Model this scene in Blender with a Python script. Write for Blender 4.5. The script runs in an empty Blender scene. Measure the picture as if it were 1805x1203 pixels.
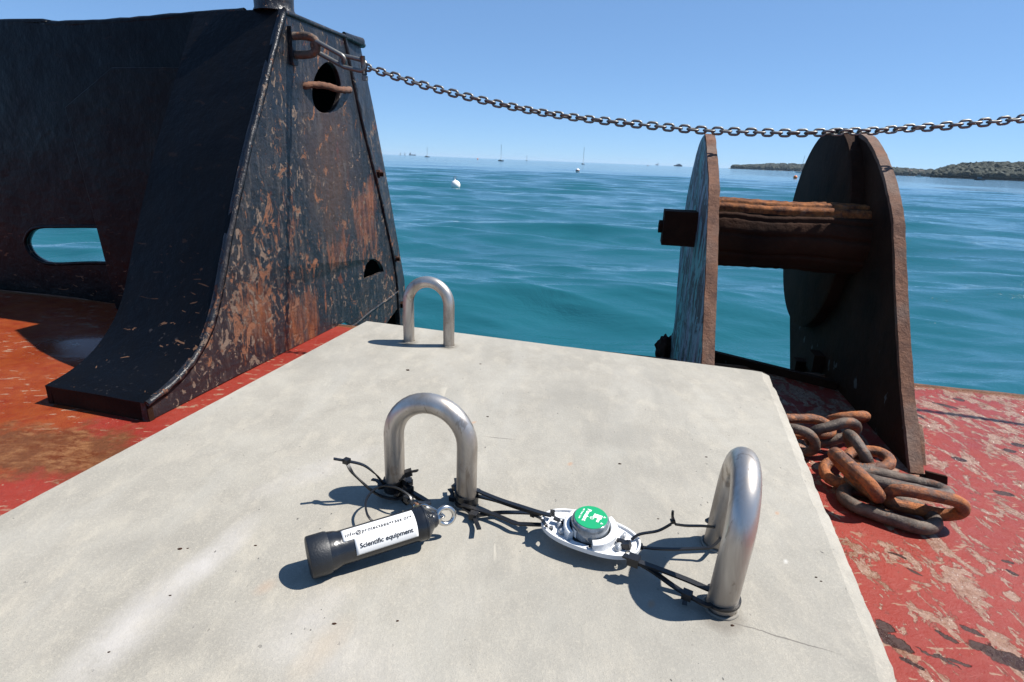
import bpy, bmesh, math, random
import numpy as np
from math import radians as RAD, sin, cos, pi
from mathutils import Vector as V, Matrix, noise as MN
random.seed(7); rng = np.random.default_rng(7)
S = bpy.context.scene
COL = S.collection

# ------------------------------------------------------------------ camera
FPX, ROLL, HD, CAMH = 1000.0, RAD(2.3), 320.0, 0.33      # focal length in photo pixels, metres above the slab top
PIT = math.atan(HD / FPX)
Fv = V((0, cos(PIT), -sin(PIT))); R0 = V((1, 0, 0)); U0 = V((0, sin(PIT), cos(PIT)))
Rv = R0 * cos(ROLL) + U0 * sin(ROLL); Uv = -R0 * sin(ROLL) + U0 * cos(ROLL)
CAM = V((0, 0, CAMH))
cd = bpy.data.cameras.new('camera'); co = bpy.data.objects.new('camera', cd); COL.objects.link(co)
cd.sensor_width = 36; cd.lens = FPX / 1805 * 36; cd.clip_start = 0.01; cd.clip_end = 60000
co.matrix_world = Matrix(((Rv.x, Uv.x, -Fv.x, CAM.x), (Rv.y, Uv.y, -Fv.y, CAM.y), (Rv.z, Uv.z, -Fv.z, CAM.z), (0, 0, 0, 1)))
S.camera = co

# ------------------------------------------------------------------ sky, sun, exposure
SUN_AZ, SUN_EL = RAD(82.5), RAD(55)
SD = V((sin(SUN_AZ) * cos(SUN_EL), cos(SUN_AZ) * cos(SUN_EL), sin(SUN_EL)))
w = bpy.data.worlds.new("World"); S.world = w; w.use_nodes = True
wn = w.node_tree.nodes; wl = w.node_tree.links
sky = wn.new('ShaderNodeTexSky'); sky.sky_type = 'NISHITA'; sky.sun_disc = False
sky.sun_elevation = SUN_EL; sky.sun_rotation = SUN_AZ; sky.altitude = 0; sky.air_density = 0.6; sky.dust_density = 0.0; sky.ozone_density = 10
gam = wn.new('ShaderNodeGamma'); gam.inputs[1].default_value = 0.5; wl.new(sky.outputs[0], gam.inputs[0])
tnt = wn.new('ShaderNodeVectorMath'); tnt.operation = 'MULTIPLY'; tnt.inputs[1].default_value = (1.09, 1.45, 1.82)
wl.new(gam.outputs[0], tnt.inputs[0]); wl.new(tnt.outputs[0], wn['Background'].inputs[0]); wn['Background'].inputs[1].default_value = 0.11
sl = bpy.data.lights.new('sun', 'SUN'); so = bpy.data.objects.new('sun', sl); COL.objects.link(so)
sl.energy = 5.0; sl.angle = RAD(0.53); sl.color = (1.0, 0.955, 0.89)
so.rotation_euler = SD.to_track_quat('Z', 'Y').to_euler(); so.location = (3, 0, 4)
S.view_settings.view_transform = 'Standard'; S.view_settings.look = 'None'
S.view_settings.exposure = 0.85; S.view_settings.gamma = 1.0; S.view_settings.use_curve_mapping = False
S.cycles.max_bounces = 6; S.cycles.caustics_reflective = False; S.cycles.caustics_refractive = False

DZ = -0.18      # deck level
SEA = -1.37     # sea level
def ray(x, y): return Fv * FPX + Rv * (x - 902.5) + Uv * (601.5 - y)
def P(x, y, z=0.0):                     # the point of the horizontal plane at height z that the photo shows at pixel x, y
    d = ray(x, y); return CAM + d * ((z - CAMH) / d.z)
def HV(deg): return V((sin(RAD(deg)), cos(RAD(deg)), 0))
class Wall:                             # a vertical plane through a point along a heading
    def __init__(s, o, deg): s.o = V(o); s.u = HV(deg); s.n = V((s.u.y, -s.u.x, 0))
    def at(s, x, y):
        d = ray(x, y); return CAM + d * ((s.o - CAM).dot(s.n) / d.dot(s.n))
    def uv(s, x, y): p = s.at(x, y) - s.o; return (p.dot(s.u), p.z)
    def pt(s, a, z, off=0): return V((s.o.x, s.o.y, 0)) + s.u * a + s.n * off + V((0, 0, z + s.o.z))
def azim(px):                           # unit ground direction toward a pixel column at the horizon
    y = 601.5 - HD / cos(ROLL) + (px - 902.5) * math.tan(ROLL); d = ray(px, y); return V((d.x, d.y, 0)).normalized()

# ------------------------------------------------------------------ materials
class NB:
    def __init__(s, name):
        s.m = bpy.data.materials.new(name); s.m.use_nodes = True; s.t = s.m.node_tree; s.N = s.t.nodes; s.L = s.t.links
        s.b = s.N['Principled BSDF']; s.tc = s.N.new('ShaderNodeTexCoord').outputs['Object']
    def set(s, sock, v):
        if isinstance(v, bpy.types.NodeSocket): s.L.new(v, sock)
        elif isinstance(v, (tuple, list)) and len(v) == 3 and sock.type == 'RGBA': sock.default_value = (*v, 1)
        elif sock.type == 'RGBA' and isinstance(v, (int, float)): sock.default_value = (v, v, v, 1)
        else: sock.default_value = v
    def map(s, scale=(1, 1, 1), rot=(0, 0, 0), loc=(0, 0, 0), vec=None):
        n = s.N.new('ShaderNodeMapping'); s.L.new(vec or s.tc, n.inputs[0])
        n.inputs['Location'].default_value = loc; n.inputs['Rotation'].default_value = rot; n.inputs['Scale'].default_value = scale
        return n.outputs[0]
    def noise(s, scale, detail=4, rough=.55, vec=None, dist=0, col=False):
        n = s.N.new('ShaderNodeTexNoise'); s.L.new(vec or s.tc, n.inputs[0])
        n.inputs['Scale'].default_value = scale; n.inputs['Detail'].default_value = detail
        n.inputs['Roughness'].default_value = rough; n.inputs['Distortion'].default_value = dist
        return n.outputs['Color' if col else 'Fac']
    def vor(s, scale, vec=None, feat='F1', out='Distance', rnd=1):
        n = s.N.new('ShaderNodeTexVoronoi'); n.feature = feat; s.L.new(vec or s.tc, n.inputs[0])
        n.inputs['Scale'].default_value = scale; n.inputs['Randomness'].default_value = rnd; return n.outputs[out]
    def step(s, v, a, b, lo=0., hi=1.):
        n = s.N.new('ShaderNodeMapRange'); s.set(n.inputs[0], v); n.inputs[1].default_value = a; n.inputs[2].default_value = b
        n.inputs[3].default_value = lo; n.inputs[4].default_value = hi; return n.outputs[0]
    def math(s, op, a, b=0.0, c=None):
        n = s.N.new('ShaderNodeMath'); n.operation = op; s.set(n.inputs[0], a); s.set(n.inputs[1], b)
        if c is not None: s.set(n.inputs[2], c)
        return n.outputs[0]
    def mul(s, a, b): return s.math('MULTIPLY', a, b)
    def add(s, a, b): return s.math('ADD', a, b)
    def mx(s, a, b): return s.math('MAXIMUM', a, b)
    def mix(s, f, a, b):
        n = s.N.new('ShaderNodeMix'); n.data_type = 'RGBA'; s.set(n.inputs[0], f); s.set(n.inputs[6], a); s.set(n.inputs[7], b); return n.outputs[2]
    def xyz(s, vec=None):
        n = s.N.new('ShaderNodeSeparateXYZ'); s.L.new(vec or s.tc, n.inputs[0]); return n.outputs
    def spot(s, c, rx, ry, deg=0, warp=.3, wscale=14, soft=.25):    # a stain: 1 inside an irregular ellipse in the xy plane
        c = (c[0], c[1])
        wv = s.N.new('ShaderNodeVectorMath'); wv.operation = 'MULTIPLY_ADD'
        s.L.new(s.noise(wscale, 5, .6, col=True), wv.inputs[0]); wv.inputs[1].default_value = (warp * rx,) * 3; s.L.new(s.tc, wv.inputs[2])
        sb = s.N.new('ShaderNodeVectorMath'); sb.operation = 'SUBTRACT'; s.L.new(wv.outputs[0], sb.inputs[0])
        sb.inputs[1].default_value = (c[0] + .5 * warp * rx, c[1] + .5 * warp * rx, 0)
        m = s.map(scale=(1, 1, 0), rot=(0, 0, RAD(deg)), vec=sb.outputs[0])    # deg: heading of the long axis
        m2 = s.map(scale=(1 / ry, 1 / rx, 0), vec=m)
        ln = s.N.new('ShaderNodeVectorMath'); ln.operation = 'LENGTH'; s.L.new(m2, ln.inputs[0])
        return s.step(ln.outputs['Value'], 1 + soft, 1 - soft)
    def bump(s, h, strength=.3, dist=.001, nrm=None):
        n = s.N.new('ShaderNodeBump'); s.set(n.inputs['Height'], h); n.inputs['Strength'].default_value = strength
        n.inputs['Distance'].default_value = dist
        if nrm: s.L.new(nrm, n.inputs['Normal'])
        return n.outputs[0]
    def out(s, color, rough=.5, metal=0., nrm=None, alb=.53, **kw):
        if isinstance(color, bpy.types.NodeSocket) and alb != 1:
            n = s.N.new('ShaderNodeVectorMath'); n.operation = 'SCALE'; s.L.new(color, n.inputs[0]); n.inputs['Scale'].default_value = alb; color = n.outputs[0]
        s.set(s.b.inputs['Base Color'], color); s.set(s.b.inputs['Roughness'], rough); s.set(s.b.inputs['Metallic'], metal)
        if nrm: s.L.new(nrm, s.b.inputs['Normal'])
        for k, v in kw.items(): s.set(s.b.inputs[k.replace('_', ' ')], v)
        return s.m

M = {}
def plain(name, col, rough=.5, metal=0, var=.15, bs=200, bst=.15, **kw):
    n = NB(name); f = n.noise(bs * .2, 4)
    c = n.mix(f, tuple(x * (1 - var) for x in col), tuple(min(1, x * (1 + var)) for x in col))
    M[name] = n.out(c, rough, metal, n.bump(n.noise(bs, 3), bst, .0006), **kw); return M[name]

def m_concrete():
    n = NB('concrete'); n.tc = n.N.new('ShaderNodeNewGeometry').outputs['Position']
    big = n.noise(4.5, 6, .62, dist=.5); mid = n.noise(22, 6, .65, dist=.3); fine = n.noise(330, 4, .75); grit = n.noise(1300, 2, .6)
    c = n.mix(n.step(big, .34, .66), (.385, .365, .325), (.48, .46, .415))
    c = n.mix(n.step(mid, .40, .66, 0, .5), c, (.315, .30, .27))
    c = n.mix(n.step(n.noise(38, 5, .7, vec=n.map(scale=(1, .5, 1), rot=(0, 0, .8))), .5, .68, 0, .55), c, (.56, .52, .45))
    c = n.mix(n.step(fine, .5, .72, 0, .55), c, (.60, .56, .48))
    c = n.mix(n.step(grit, .53, .70, 0, .6), c, (.22, .205, .18))
    sw = n.noise(7, 6, .65, vec=n.map(scale=(1, .28, 1), rot=(0, 0, .9)), dist=1.0)
    c = n.mix(n.step(sw, .50, .70, 0, .4), c, (.53, .52, .49))
    sw2 = n.noise(6, 6, .65, vec=n.map(scale=(1, .3, 1), rot=(0, 0, 1.3), loc=(4, 2, 0)), dist=1.0)
    c = n.mix(n.step(sw2, .50, .68, 0, .4), c, (.30, .295, .275))
    lines = n.step(n.noise(30, 3, .5, vec=n.map(scale=(1, .06, 1), rot=(0, 0, 1.15)), dist=.6), .665, .68)
    c = n.mix(n.mul(lines, n.step(n.noise(9, 2), .52, .6, 0, .5)), c, (.66, .62, .54))
    # salt bloom left by water that ran off the slab, grey wash beside it
    for (a, b, wd, st) in ((P(120, 1210), P(330, 1010), .02, .75), (P(300, 1050), P(430, 930), .014, .75), (P(480, 860), P(640, 800), .018, .45), (P(540, 1120), P(600, 1010), .018, .35), (P(470, 1110), P(660, 1190), .03, .35)):
        ctr = (a + b) / 2; dd = b - a
        c = n.mix(n.mul(n.mul(n.spot(ctr, dd.length * .55, wd * .8, math.degrees(math.atan2(dd.x, dd.y)), .3, 18, .6), n.step(n.noise(34, 6, .7), .3, .6, .35, 1)), st * .85), c, (.62, .6, .6))
    for (x, y, r, st) in ((300, 1060, .02, .25), (330, 1130, .03, .2), (640, 1010, .02, .15), (850, 1010, .02, .2), (1080, 770, .05, .2), (1000, 700, .07, .18), (560, 640, .05, .15), (250, 960, .03, .2)):
        c = n.mix(n.mul(n.spot(P(x, y), r, r * .6, 70, .6, 20, .6), st), c, (.22, .21, .19))
    c = n.mix(n.mul(n.spot(P(468, 1035), .007, .005, 30, .6, 60, .7), .25), c, (.55, .33, .2))
    c = n.mix(n.mul(n.spot(P(570, 1140), .02, .009, 20, .6, 50, .8), .2), c, (.58, .42, .25))
    for (x, y, r) in ((835, 745, .004), (1005, 818, .004), (1148, 1065, .004), (1370, 905, .003)):
        c = n.mix(n.mul(n.spot(P(x, y), r, r * .6, 30, .6, 90, .5), .5), c, (.55, .3, .17))
    for (x, y) in ((1385, 990),): c = n.mix(n.mul(n.spot(P(x, y), .0022, .0014, 30, 1.2, 200, .9), .6), c, (.85, .85, .85))
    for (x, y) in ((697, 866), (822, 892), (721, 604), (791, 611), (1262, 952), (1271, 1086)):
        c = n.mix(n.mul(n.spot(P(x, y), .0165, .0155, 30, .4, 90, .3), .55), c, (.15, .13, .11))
    pit = n.step(n.vor(75, vec=n.map(scale=(1, .6, 1), rot=(0, 0, .4))), .045, .075, 1, 0)
    pg = n.step(n.noise(8, 3), .5, .62); pit2 = n.mul(n.step(n.noise(170, 2, .5), .71, .74), n.step(n.noise(11, 3, .6), .52, .62)); pit = n.mx(n.mul(pit, pg), pit2)
    c = n.mix(n.mul(pit, .8), c, (.07, .065, .06))
    # hairline cracks by the feet of two hoops
    for (a, b) in ((P(1290, 1098), P(1470, 1150)), (P(718, 606), P(762, 610)), (P(855, 770), P(905, 775))):
        dd = b - a; ctr = (a + b) / 2
        c = n.mix(n.mul(n.spot(ctr, dd.length * .5, .0007, math.degrees(math.atan2(dd.x, dd.y)), .12, 60, .3), .7), c, (.1, .09, .08))
    h = n.add(n.add(n.mul(fine, .8), n.mul(mid, 1.6)), n.mul(pit, -1.4))
    c = n.mix(.5, c, n.mix(1.0, c, c)); hs = n.N.new('ShaderNodeVectorMath'); hs.operation = 'MULTIPLY'; n.L.new(c, hs.inputs[0]); hs.inputs[1].default_value = (1.0, .982, .93)
    M['concrete'] = n.out(hs.outputs[0], n.step(mid, .3, .7, .62, .8), 0, n.bump(n.mul(grit, 1), .3, .0004, n.bump(h, .5, .0012)), alb=.65)
m_concrete()

def m_deck():
    n = NB('red deck paint'); X = n.xyz()
    st = n.map(scale=(1, .33, 1), rot=(0, 0, RAD(35)))
    base = n.mix(n.step(n.noise(4, 5), .3, .7), (.38, .036, .022), (.50, .072, .045))
    base = n.mix(n.step(n.noise(60, 4, .7), .45, .75, 0, .35), base, (.5, .14, .11))
    # more orange, thinner paint on the port side
    left = n.step(X[0], -.84, -.78, 1, 0)
    warped = n.add(X[0], n.mul(n.noise(6, 5), .25)); lf = n.step(warped, -.72, -.64, 1, 0)
    org = n.mix(n.step(n.noise(30, 5, .65), .4, .7), (.42, .085, .02), (.33, .04, .012))
    c = n.mix(lf, base, org)
    # undercoat patches where the red has flaked away
    pn = n.noise(30, 8, .68, vec=n.map(scale=(1, .5, 1), rot=(0, 0, RAD(38))), dist=.7); pn2 = n.noise(60, 4, .5, vec=st)
    pd = n.noise(5, 4, .6)
    far = n.add(n.step(X[1], .9, 1.3, 0, .05), n.step(X[1], .55, .25, 0, .035))
    pv = n.add(n.add(pn, n.mul(n.math('SUBTRACT', pn2, .5), .18)), n.add(n.mul(n.math('SUBTRACT', pd, .5), .14), far))
    tan_r = n.mul(n.step(pv, .550, .555), n.step(X[0], .3, .42))
    sp_ = n.step(n.add(n.noise(75, 4, .6, vec=n.map(scale=(1, .5, 1), rot=(0, 0, RAD(45)))), n.mul(n.math('SUBTRACT', pn, .5), .5)), .60, .61); tan_r = n.mx(tan_r, n.mul(sp_, n.step(X[0], .3, .42)))
    tc = n.mix(n.step(n.noise(90, 5, .7), .35, .65), (.44, .22, .14), (.68, .44, .33)); tc = n.mix(n.step(n.noise(14, 4), .55, .68, 0, .6), tc, (.30, .12, .05)); tc = n.mix(n.step(n.noise(260, 3), .62, .68, 0, .7), tc, (.8, .68, .6))
    rim_ = n.mul(n.step(pv, .540, .550), n.step(X[0], .3, .42)); c = n.mix(n.mul(rim_, .45), c, (.22, .05, .03)); c = n.mix(tan_r, c, tc)
    # small pale chips, dense on the port side
    ch = n.noise(70, 3, .6, vec=n.map(scale=(.45, 1.3, 1), rot=(0, 0, RAD(-10))))
    c = n.mix(n.mul(n.step(ch, .62, .635), n.step(n.noise(5, 2), .42, .5)), c, (.52, .3, .2))
    # brown rust wash by the tower's foot
    rw = n.spot(P(60, 795, DZ), .19, .085, 95, 1.0, 22, .25)
    rc = n.mix(n.step(n.noise(60, 7, .75, vec=n.map(scale=(.6, 1.2, 1), rot=(0, 0, .3))), .42, .60), (.20, .05, .015), (.42, .19, .08)); rc = n.mix(n.step(n.noise(13, 6, .7), .45, .6), rc, n.mix(n.noise(150, 4, .8), (.10, .035, .012), (.34, .12, .05)))
    c = n.mix(rw, c, rc)
    rw2 = n.spot(P(95, 600, DZ), .05, .03, 95, .8, 20, .5)
    c = n.mix(n.mul(rw2, .5), c, (.2, .06, .02))
    # bare rust holes through the paint
    hole = None
    for (x, y, rx, ry, dg) in ((1572, 1128, .022, .009, 145), (1560, 1105, .010, .009, 145), (1608, 1170, .012, .0035, 130), (1668, 1122, .012, .004, 140), (1712, 1112, .012, .005, 130), (1752, 1150, .026, .010, 118), (1795, 1170, .024, .013, 125),
                               (1585, 980, .012, .0028, 130), (1612, 1008, .009, .0035, 150), (1775, 990, .008, .004, 110), (1785, 1010, .007, .004, 150), (1770, 870, .014, .008, 110), (1690, 810, .012, .009, 110),
                               (1665, 715, .025, .008, 130), (1690, 705, .012, .010, 100), (1795, 785, .012, .011, 100), (1780, 795, .012, .007, 100), (1655, 1160, .02, .003, 130), (1690, 1168, .012, .003, 115)):
        sp = n.spot(P(x, y, DZ), rx, ry, dg, 1.1, 75, .06); hole = sp if hole is None else n.mx(hole, sp)
    rnd = n.mul(n.step(n.noise(16, 4, .6, vec=st), .705, .715), n.step(X[0], .3, .42)); hole = n.mx(hole, rnd)
    hc = n.mix(n.noise(160, 4, .7), (.05, .022, .016), (.12, .05, .035)); c = n.mix(hole, c, hc)
    fl = n.noise(130, 4, .7)
    c = n.mix(n.step(fl, .62, .7, 0, .5), c, (.2, .05, .03))
    # far rim of the deck worn to rust
    ew = n.add(n.add(X[1], n.mul(X[0], .2034)), n.mul(n.noise(18, 4), .05)); em = n.step(ew, 1.572, 1.59)
    c = n.mix(em, c, n.mix(n.noise(60, 4), (.22, .075, .025), (.4, .17, .07)))
    wet = n.step(n.noise(7, 4), .42, .62)
    rough = n.mix(lf, n.step(n.noise(25, 4), .3, .7, .3, .55), n.step(wet, 0, 1, .58, .32)); n.b.inputs['Specular IOR Level'].default_value = .22
    h = n.add(n.add(n.mul(tan_r, -1.4), n.mul(hole, -1.2)), n.add(n.mul(n.noise(90, 5, .7), .9), n.mul(n.noise(16, 3), 1.2)))
    sheen = n.spot(P(160, 612, DZ), .16, .10, 95, .3, 6, .3); n.set(n.b.inputs['Specular IOR Level'], n.step(sheen, 0, 1, .22, .9)); rough = n.mix(sheen, rough, .12)
    rough = n.mix(tan_r, rough, n.step(n.noise(200, 3), .45, .6, .10, .6))
    M['deck'] = n.out(c, rough, 0, n.bump(n.mul(n.add(h, n.mul(n.noise(330, 4, .8), n.step(tan_r, 0, 1, .8, 1.3))), n.step(sheen, 0, 1, 1, .15)), .85, .0018), alb=.48)
m_deck()

TWc = {'c': tuple((Wall(P(262, 745, DZ), 12.69).at(585, 290)) - P(262, 745, DZ))}
def m_black():
    for key, amt in (('black_worn', 1.0), ('black_scuffed', .0)):
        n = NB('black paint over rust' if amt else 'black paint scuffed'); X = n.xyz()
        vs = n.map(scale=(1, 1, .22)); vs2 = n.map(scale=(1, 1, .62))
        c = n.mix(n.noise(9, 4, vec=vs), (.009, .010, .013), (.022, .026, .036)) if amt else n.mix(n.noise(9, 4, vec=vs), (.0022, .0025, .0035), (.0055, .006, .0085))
        if amt:
            rw = n.noise(5, 5, .6, vec=vs); lf_ = n.noise(3.2, 3, .5); c = n.mix(n.step(rw, .48, .70, 0, .4), c, (.085, .055, .038))
            ctr = TWc['c']; d3 = n.N.new('ShaderNodeVectorMath'); d3.operation = 'SUBTRACT'; n.L.new(n.tc, d3.inputs[0]); d3.inputs[1].default_value = ctr
            d4 = n.N.new('ShaderNodeVectorMath'); d4.operation = 'LENGTH'; n.L.new(n.map(scale=(1, 1, .55), vec=d3.outputs[0]), d4.inputs[0])
            wash = n.step(n.add(d4.outputs['Value'], n.mul(n.noise(7, 5, .6, vec=vs), .25)), .30, .16)
            c = n.mix(n.mul(wash, .5), c, n.mix(n.noise(26, 6, .7, vec=vs), (.07, .035, .02), (.25, .125, .06)))
            for (cx_, cy_, r_) in ((642, 375, .07), (655, 350, .04), (455, 560, .045), (545, 570, .06), (600, 440, .03), (500, 400, .03)):
                e3 = n.N.new('ShaderNodeVectorMath'); e3.operation = 'SUBTRACT'; n.L.new(n.tc, e3.inputs[0]); e3.inputs[1].default_value = tuple(Wall(P(262, 745, DZ), 12.69).at(cx_, cy_) - P(262, 745, DZ))
                e4 = n.N.new('ShaderNodeVectorMath'); e4.operation = 'LENGTH'; n.L.new(n.map(scale=(1, 1, .6), vec=e3.outputs[0]), e4.inputs[0])
                pt_ = n.step(n.add(e4.outputs['Value'], n.mul(n.math('SUBTRACT', n.noise(17, 7, .75, vec=vs), .5), .42)), r_ + .005, r_ - .012)
                c = n.mix(n.mul(pt_, .8), c, n.mix(n.step(n.noise(50, 6, .75, vec=vs), .4, .6), (.09, .03, .015), (.34, .12, .045)))
            gs = n.noise(60, 5, .7, vec=vs); c = n.mix(n.step(gs, .52, .7, 0, .55), c, (.16, .14, .125))
            rw3 = n.noise(24, 4, .6, vec=vs); c = n.mix(n.step(rw3, .5, .7, 0, .5), c, (.05, .05, .055))
            low = n.step(X[2], .75, .2, 0, .035)
            a = n.add(n.noise(26, 8, .72, vec=vs2, dist=.9), low); a = n.add(a, n.mul(n.math('SUBTRACT', lf_, .5), .35)); edg = n.step(n.noise(70, 4, .7), .5, .7, 0, .03); orange = n.step(n.add(a, edg), .618, .640)
            b_ = n.add(n.noise(52, 6, .65, vec=n.map(scale=(1, 1, .6), loc=(3, 1, 2)), dist=1.1), low); b_ = n.add(b_, n.mul(n.math('SUBTRACT', n.noise(4.1, 3), .5), .35)); pale = n.step(b_, .62, .645)
            big = n.step(n.noise(10, 7, .68, vec=vs2, dist=.5), .635, .655)
            c = n.mix(pale, c, (.24, .17, .125))
            c = n.mix(orange, c, n.mix(n.noise(30, 3), (.36, .12, .04), (.19, .11, .075)))
            c = n.mix(n.mul(big, .9), c, n.mix(n.noise(40, 5, .7), (.25, .07, .025), (.06, .02, .015)))
            h = n.add(n.mul(n.noise(45, 5, .65), 1.3), n.add(n.mul(orange, -.4), n.mul(pale, -.3)))
            M[key] = n.out(c, n.mix(n.mx(orange, pale), n.step(n.noise(20, 4), .3, .7, .28, .5), .75), 0, n.bump(h, .8, .004))
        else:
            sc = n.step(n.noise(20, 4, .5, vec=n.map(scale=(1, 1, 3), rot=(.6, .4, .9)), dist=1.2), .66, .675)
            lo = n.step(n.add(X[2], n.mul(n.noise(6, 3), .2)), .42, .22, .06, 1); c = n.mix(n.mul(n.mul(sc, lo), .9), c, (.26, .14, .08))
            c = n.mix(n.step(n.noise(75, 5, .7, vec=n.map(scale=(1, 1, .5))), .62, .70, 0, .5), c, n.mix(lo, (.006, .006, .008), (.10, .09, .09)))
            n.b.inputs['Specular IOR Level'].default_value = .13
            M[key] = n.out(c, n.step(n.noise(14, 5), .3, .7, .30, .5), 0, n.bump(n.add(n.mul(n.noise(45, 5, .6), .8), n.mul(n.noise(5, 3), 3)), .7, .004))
m_black()
def m_rust():
    n = NB('dark rusted plate')
    c = n.mix(n.step(n.noise(8, 5, .6), .35, .7), (.032, .017, .012), (.085, .040, .024)); n.b.inputs['Specular IOR Level'].default_value = .05
    c = n.mix(n.step(n.noise(70, 5, .7), .55, .7, 0, .4), c, (.06, .028, .016))
    pf = n.step(n.add(n.noise(26, 6, .6, vec=n.map(scale=(1, 1, .55))), n.step(n.xyz()[2], .05, .25, .0, -.2)), .62, .63)
    c = n.mix(pf, c, (.20, .19, .185))
    M['rust_dark'] = n.out(c, .75, 0, n.bump(n.add(n.noise(55, 6, .7), n.mul(pf, -.6)), .9, .004))
    n = NB('brown rust'); vs = n.map(scale=(1, 1, .5))
    c = n.mix(n.step(n.noise(30, 6, .7), .35, .65), (.12, .045, .022), (.30, .13, .065))
    c = n.mix(n.step(n.noise(9, 4), .5, .7, 0, .8), c, (.28, .2, .155))
    c = n.mix(n.step(n.noise(160, 4, .7), .58, .72, 0, .7), c, (.05, .02, .014))
    M['rust'] = n.out(c, .85, 0, n.bump(n.noise(70, 6, .75), 1., .004), alb=.55)
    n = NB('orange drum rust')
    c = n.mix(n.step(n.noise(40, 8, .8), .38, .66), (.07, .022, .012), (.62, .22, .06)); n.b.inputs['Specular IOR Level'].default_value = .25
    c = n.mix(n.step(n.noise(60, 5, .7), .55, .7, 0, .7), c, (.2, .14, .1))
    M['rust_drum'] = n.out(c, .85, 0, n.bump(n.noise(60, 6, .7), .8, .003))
    n = NB('chain rust')
    g1 = n.step(n.noise(30, 6, .7), .42, .58)
    c = n.mix(g1, (.14, .055, .03), (.48, .16, .05)); c = n.mix(n.step(n.noise(170, 5, .75), .5, .62, 0, .6), c, (.12, .05, .03))
    c = n.mix(n.step(n.noise(90, 5, .7), .56, .62, 0, .9), c, (.48, .17, .05))
    M['rust_chain'] = n.out(c, n.step(g1, 0, 1, .5, .85), .1, n.bump(n.noise(190, 6, .75), 1., .003), alb=.75)
    n = NB('grey worn chain steel')
    c = n.mix(n.step(n.noise(35, 6, .7), .38, .6), (.055, .038, .030), (.17, .125, .095)); c = n.mix(n.step(n.noise(55, 5, .7), .54, .64, 0, .85), c, (.26, .10, .04))
    M['grey_chain'] = n.out(c, n.step(n.noise(40, 4), .3, .7, .45, .7), .2, n.bump(n.noise(160, 6, .75), .9, .0025), alb=.75)
    n = NB('flaked turquoise paint'); vs = n.map(scale=(1, 1, .16))
    vs = n.map(scale=(1, 1, .5)); a = n.noise(22, 8, .75, vec=vs, dist=1.1)
    c = n.mix(n.step(n.noise(9, 4, vec=vs), .42, .58), (.08, .32, .32), (.18, .24, .32))
    c = n.mix(n.step(a, .495, .51), c, (.028, .022, .024))
    c = n.mix(n.step(n.noise(60, 5, .6, vec=vs), .58, .63, 0, .9), c, (.02, .018, .022))
    ax = n.noise(4, 3); 
    M['turquoise'] = n.out(c, .6, 0, n.bump(n.add(n.step(a, .53, .55, 1, 0), n.noise(80, 4)), .7, .003), alb=1)
m_rust()
def m_metal():
    n = NB('brushed stainless steel'); n.tc = n.N.new('ShaderNodeNewGeometry').outputs['Position']
    g = n.noise(28, 5, .62, vec=n.map(scale=(1, 1, .3)), dist=.7); z = n.xyz()[2]
    low = n.step(z, .02, .085, .13, 0)
    gm = n.step(n.add(g, low), .44, .68)
    c = n.mix(gm, (.52, .485, .445), (.30, .265, .23))
    c = n.mix(n.step(n.noise(90, 4, .6, vec=n.map(scale=(1, 1, .35)), dist=1), .60, .66, 0, .5), c, (.16, .12, .09))
    M['steel'] = n.out(c, n.add(n.mul(gm, .14), .36), .85, n.bump(n.noise(500, 3, vec=n.map(scale=(1, 1, 1))), .12, .0004, n.bump(g, .12, .001)), alb=1)
    n = NB('galvanised chain steel')
    c = n.mix(n.noise(300, 3), (.10, .10, .097), (.23, .225, .21)); c = n.mix(n.step(n.noise(120, 4), .60, .70, 0, .5), c, (.20, .13, .08))
    M['galv'] = n.out(c, .45, .7, n.bump(n.noise(700, 3), .3, .0004), alb=1)
    n = NB('bright stainless'); M['bright'] = n.out(n.mix(n.noise(300, 3), (.5, .49, .47), (.65, .64, .62)), .22, 1.0, alb=1)
    n = NB('brass'); M['brass'] = n.out((.6, .42, .18), .25, 1.0, alb=1)
    plain('tie_black', (.012, .013, .016), .38, 0, .2, 900, .2)
    plain('tube_black', (.018, .022, .030), .26, 0, .3, 260, .35)
    plain('cap_black', (.013, .017, .024), .5, 0, .25, 700, .4)
    plain('holder_white', (.78, .79, .80), .35, 0, .04, 120, .1, alb=.8)
    plain('label_white', (.82, .82, .81), .45, 0, .02, 200, .05, alb=.8)
    plain('print_black', (.02, .02, .022), .5, 0, .1, 200, .0)
    plain('print_white', (.85, .87, .86), .45, 0, .02, 200, .0, alb=.95)
    plain('label_green', (.008, .50, .20), .4, 0, .03, 200, .03)
    n = NB('clear polycarbonate over grey electronics')
    M['puck'] = n.out(n.mix(n.step(n.noise(160, 3), .35, .65), (.13, .16, .19), (.42, .47, .52)), .12, 0, n.bump(n.noise(90, 2), .1, .001), Coat_Weight=.8, Coat_Roughness=.05)
    n = NB('cut clear plastic'); M['clear'] = n.out(n.mix(n.step(n.noise(260, 3), .4, .6), (.45, .48, .5), (.72, .74, .76)), .15, 0, n.bump(n.noise(300, 3), .8, .002), Coat_Weight=.6)
    plain('hull_white', (.7, .7, .68), .4, alb=1); plain('hull_dark', (.03, .03, .04), .5); plain('hull_grey', (.22, .27, .32), .6)
    plain('ship_white', (.6, .62, .64), .6); plain('buoy_white', (.80, .76, .72), .5, 0, .12, 10, .1, alb=1); plain('buoy_orange', (.65, .16, .03), .5, alb=1)
    plain('buoy_red', (.28, .04, .03), .5); plain('mast', (.3, .32, .33), .4, .3); plain('glass_dark', (.02, .03, .04), .15)
    plain('roof', (.2, .12, .1), .8); plain('house_wall', (.5, .47, .42), .8)
m_metal()
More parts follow.
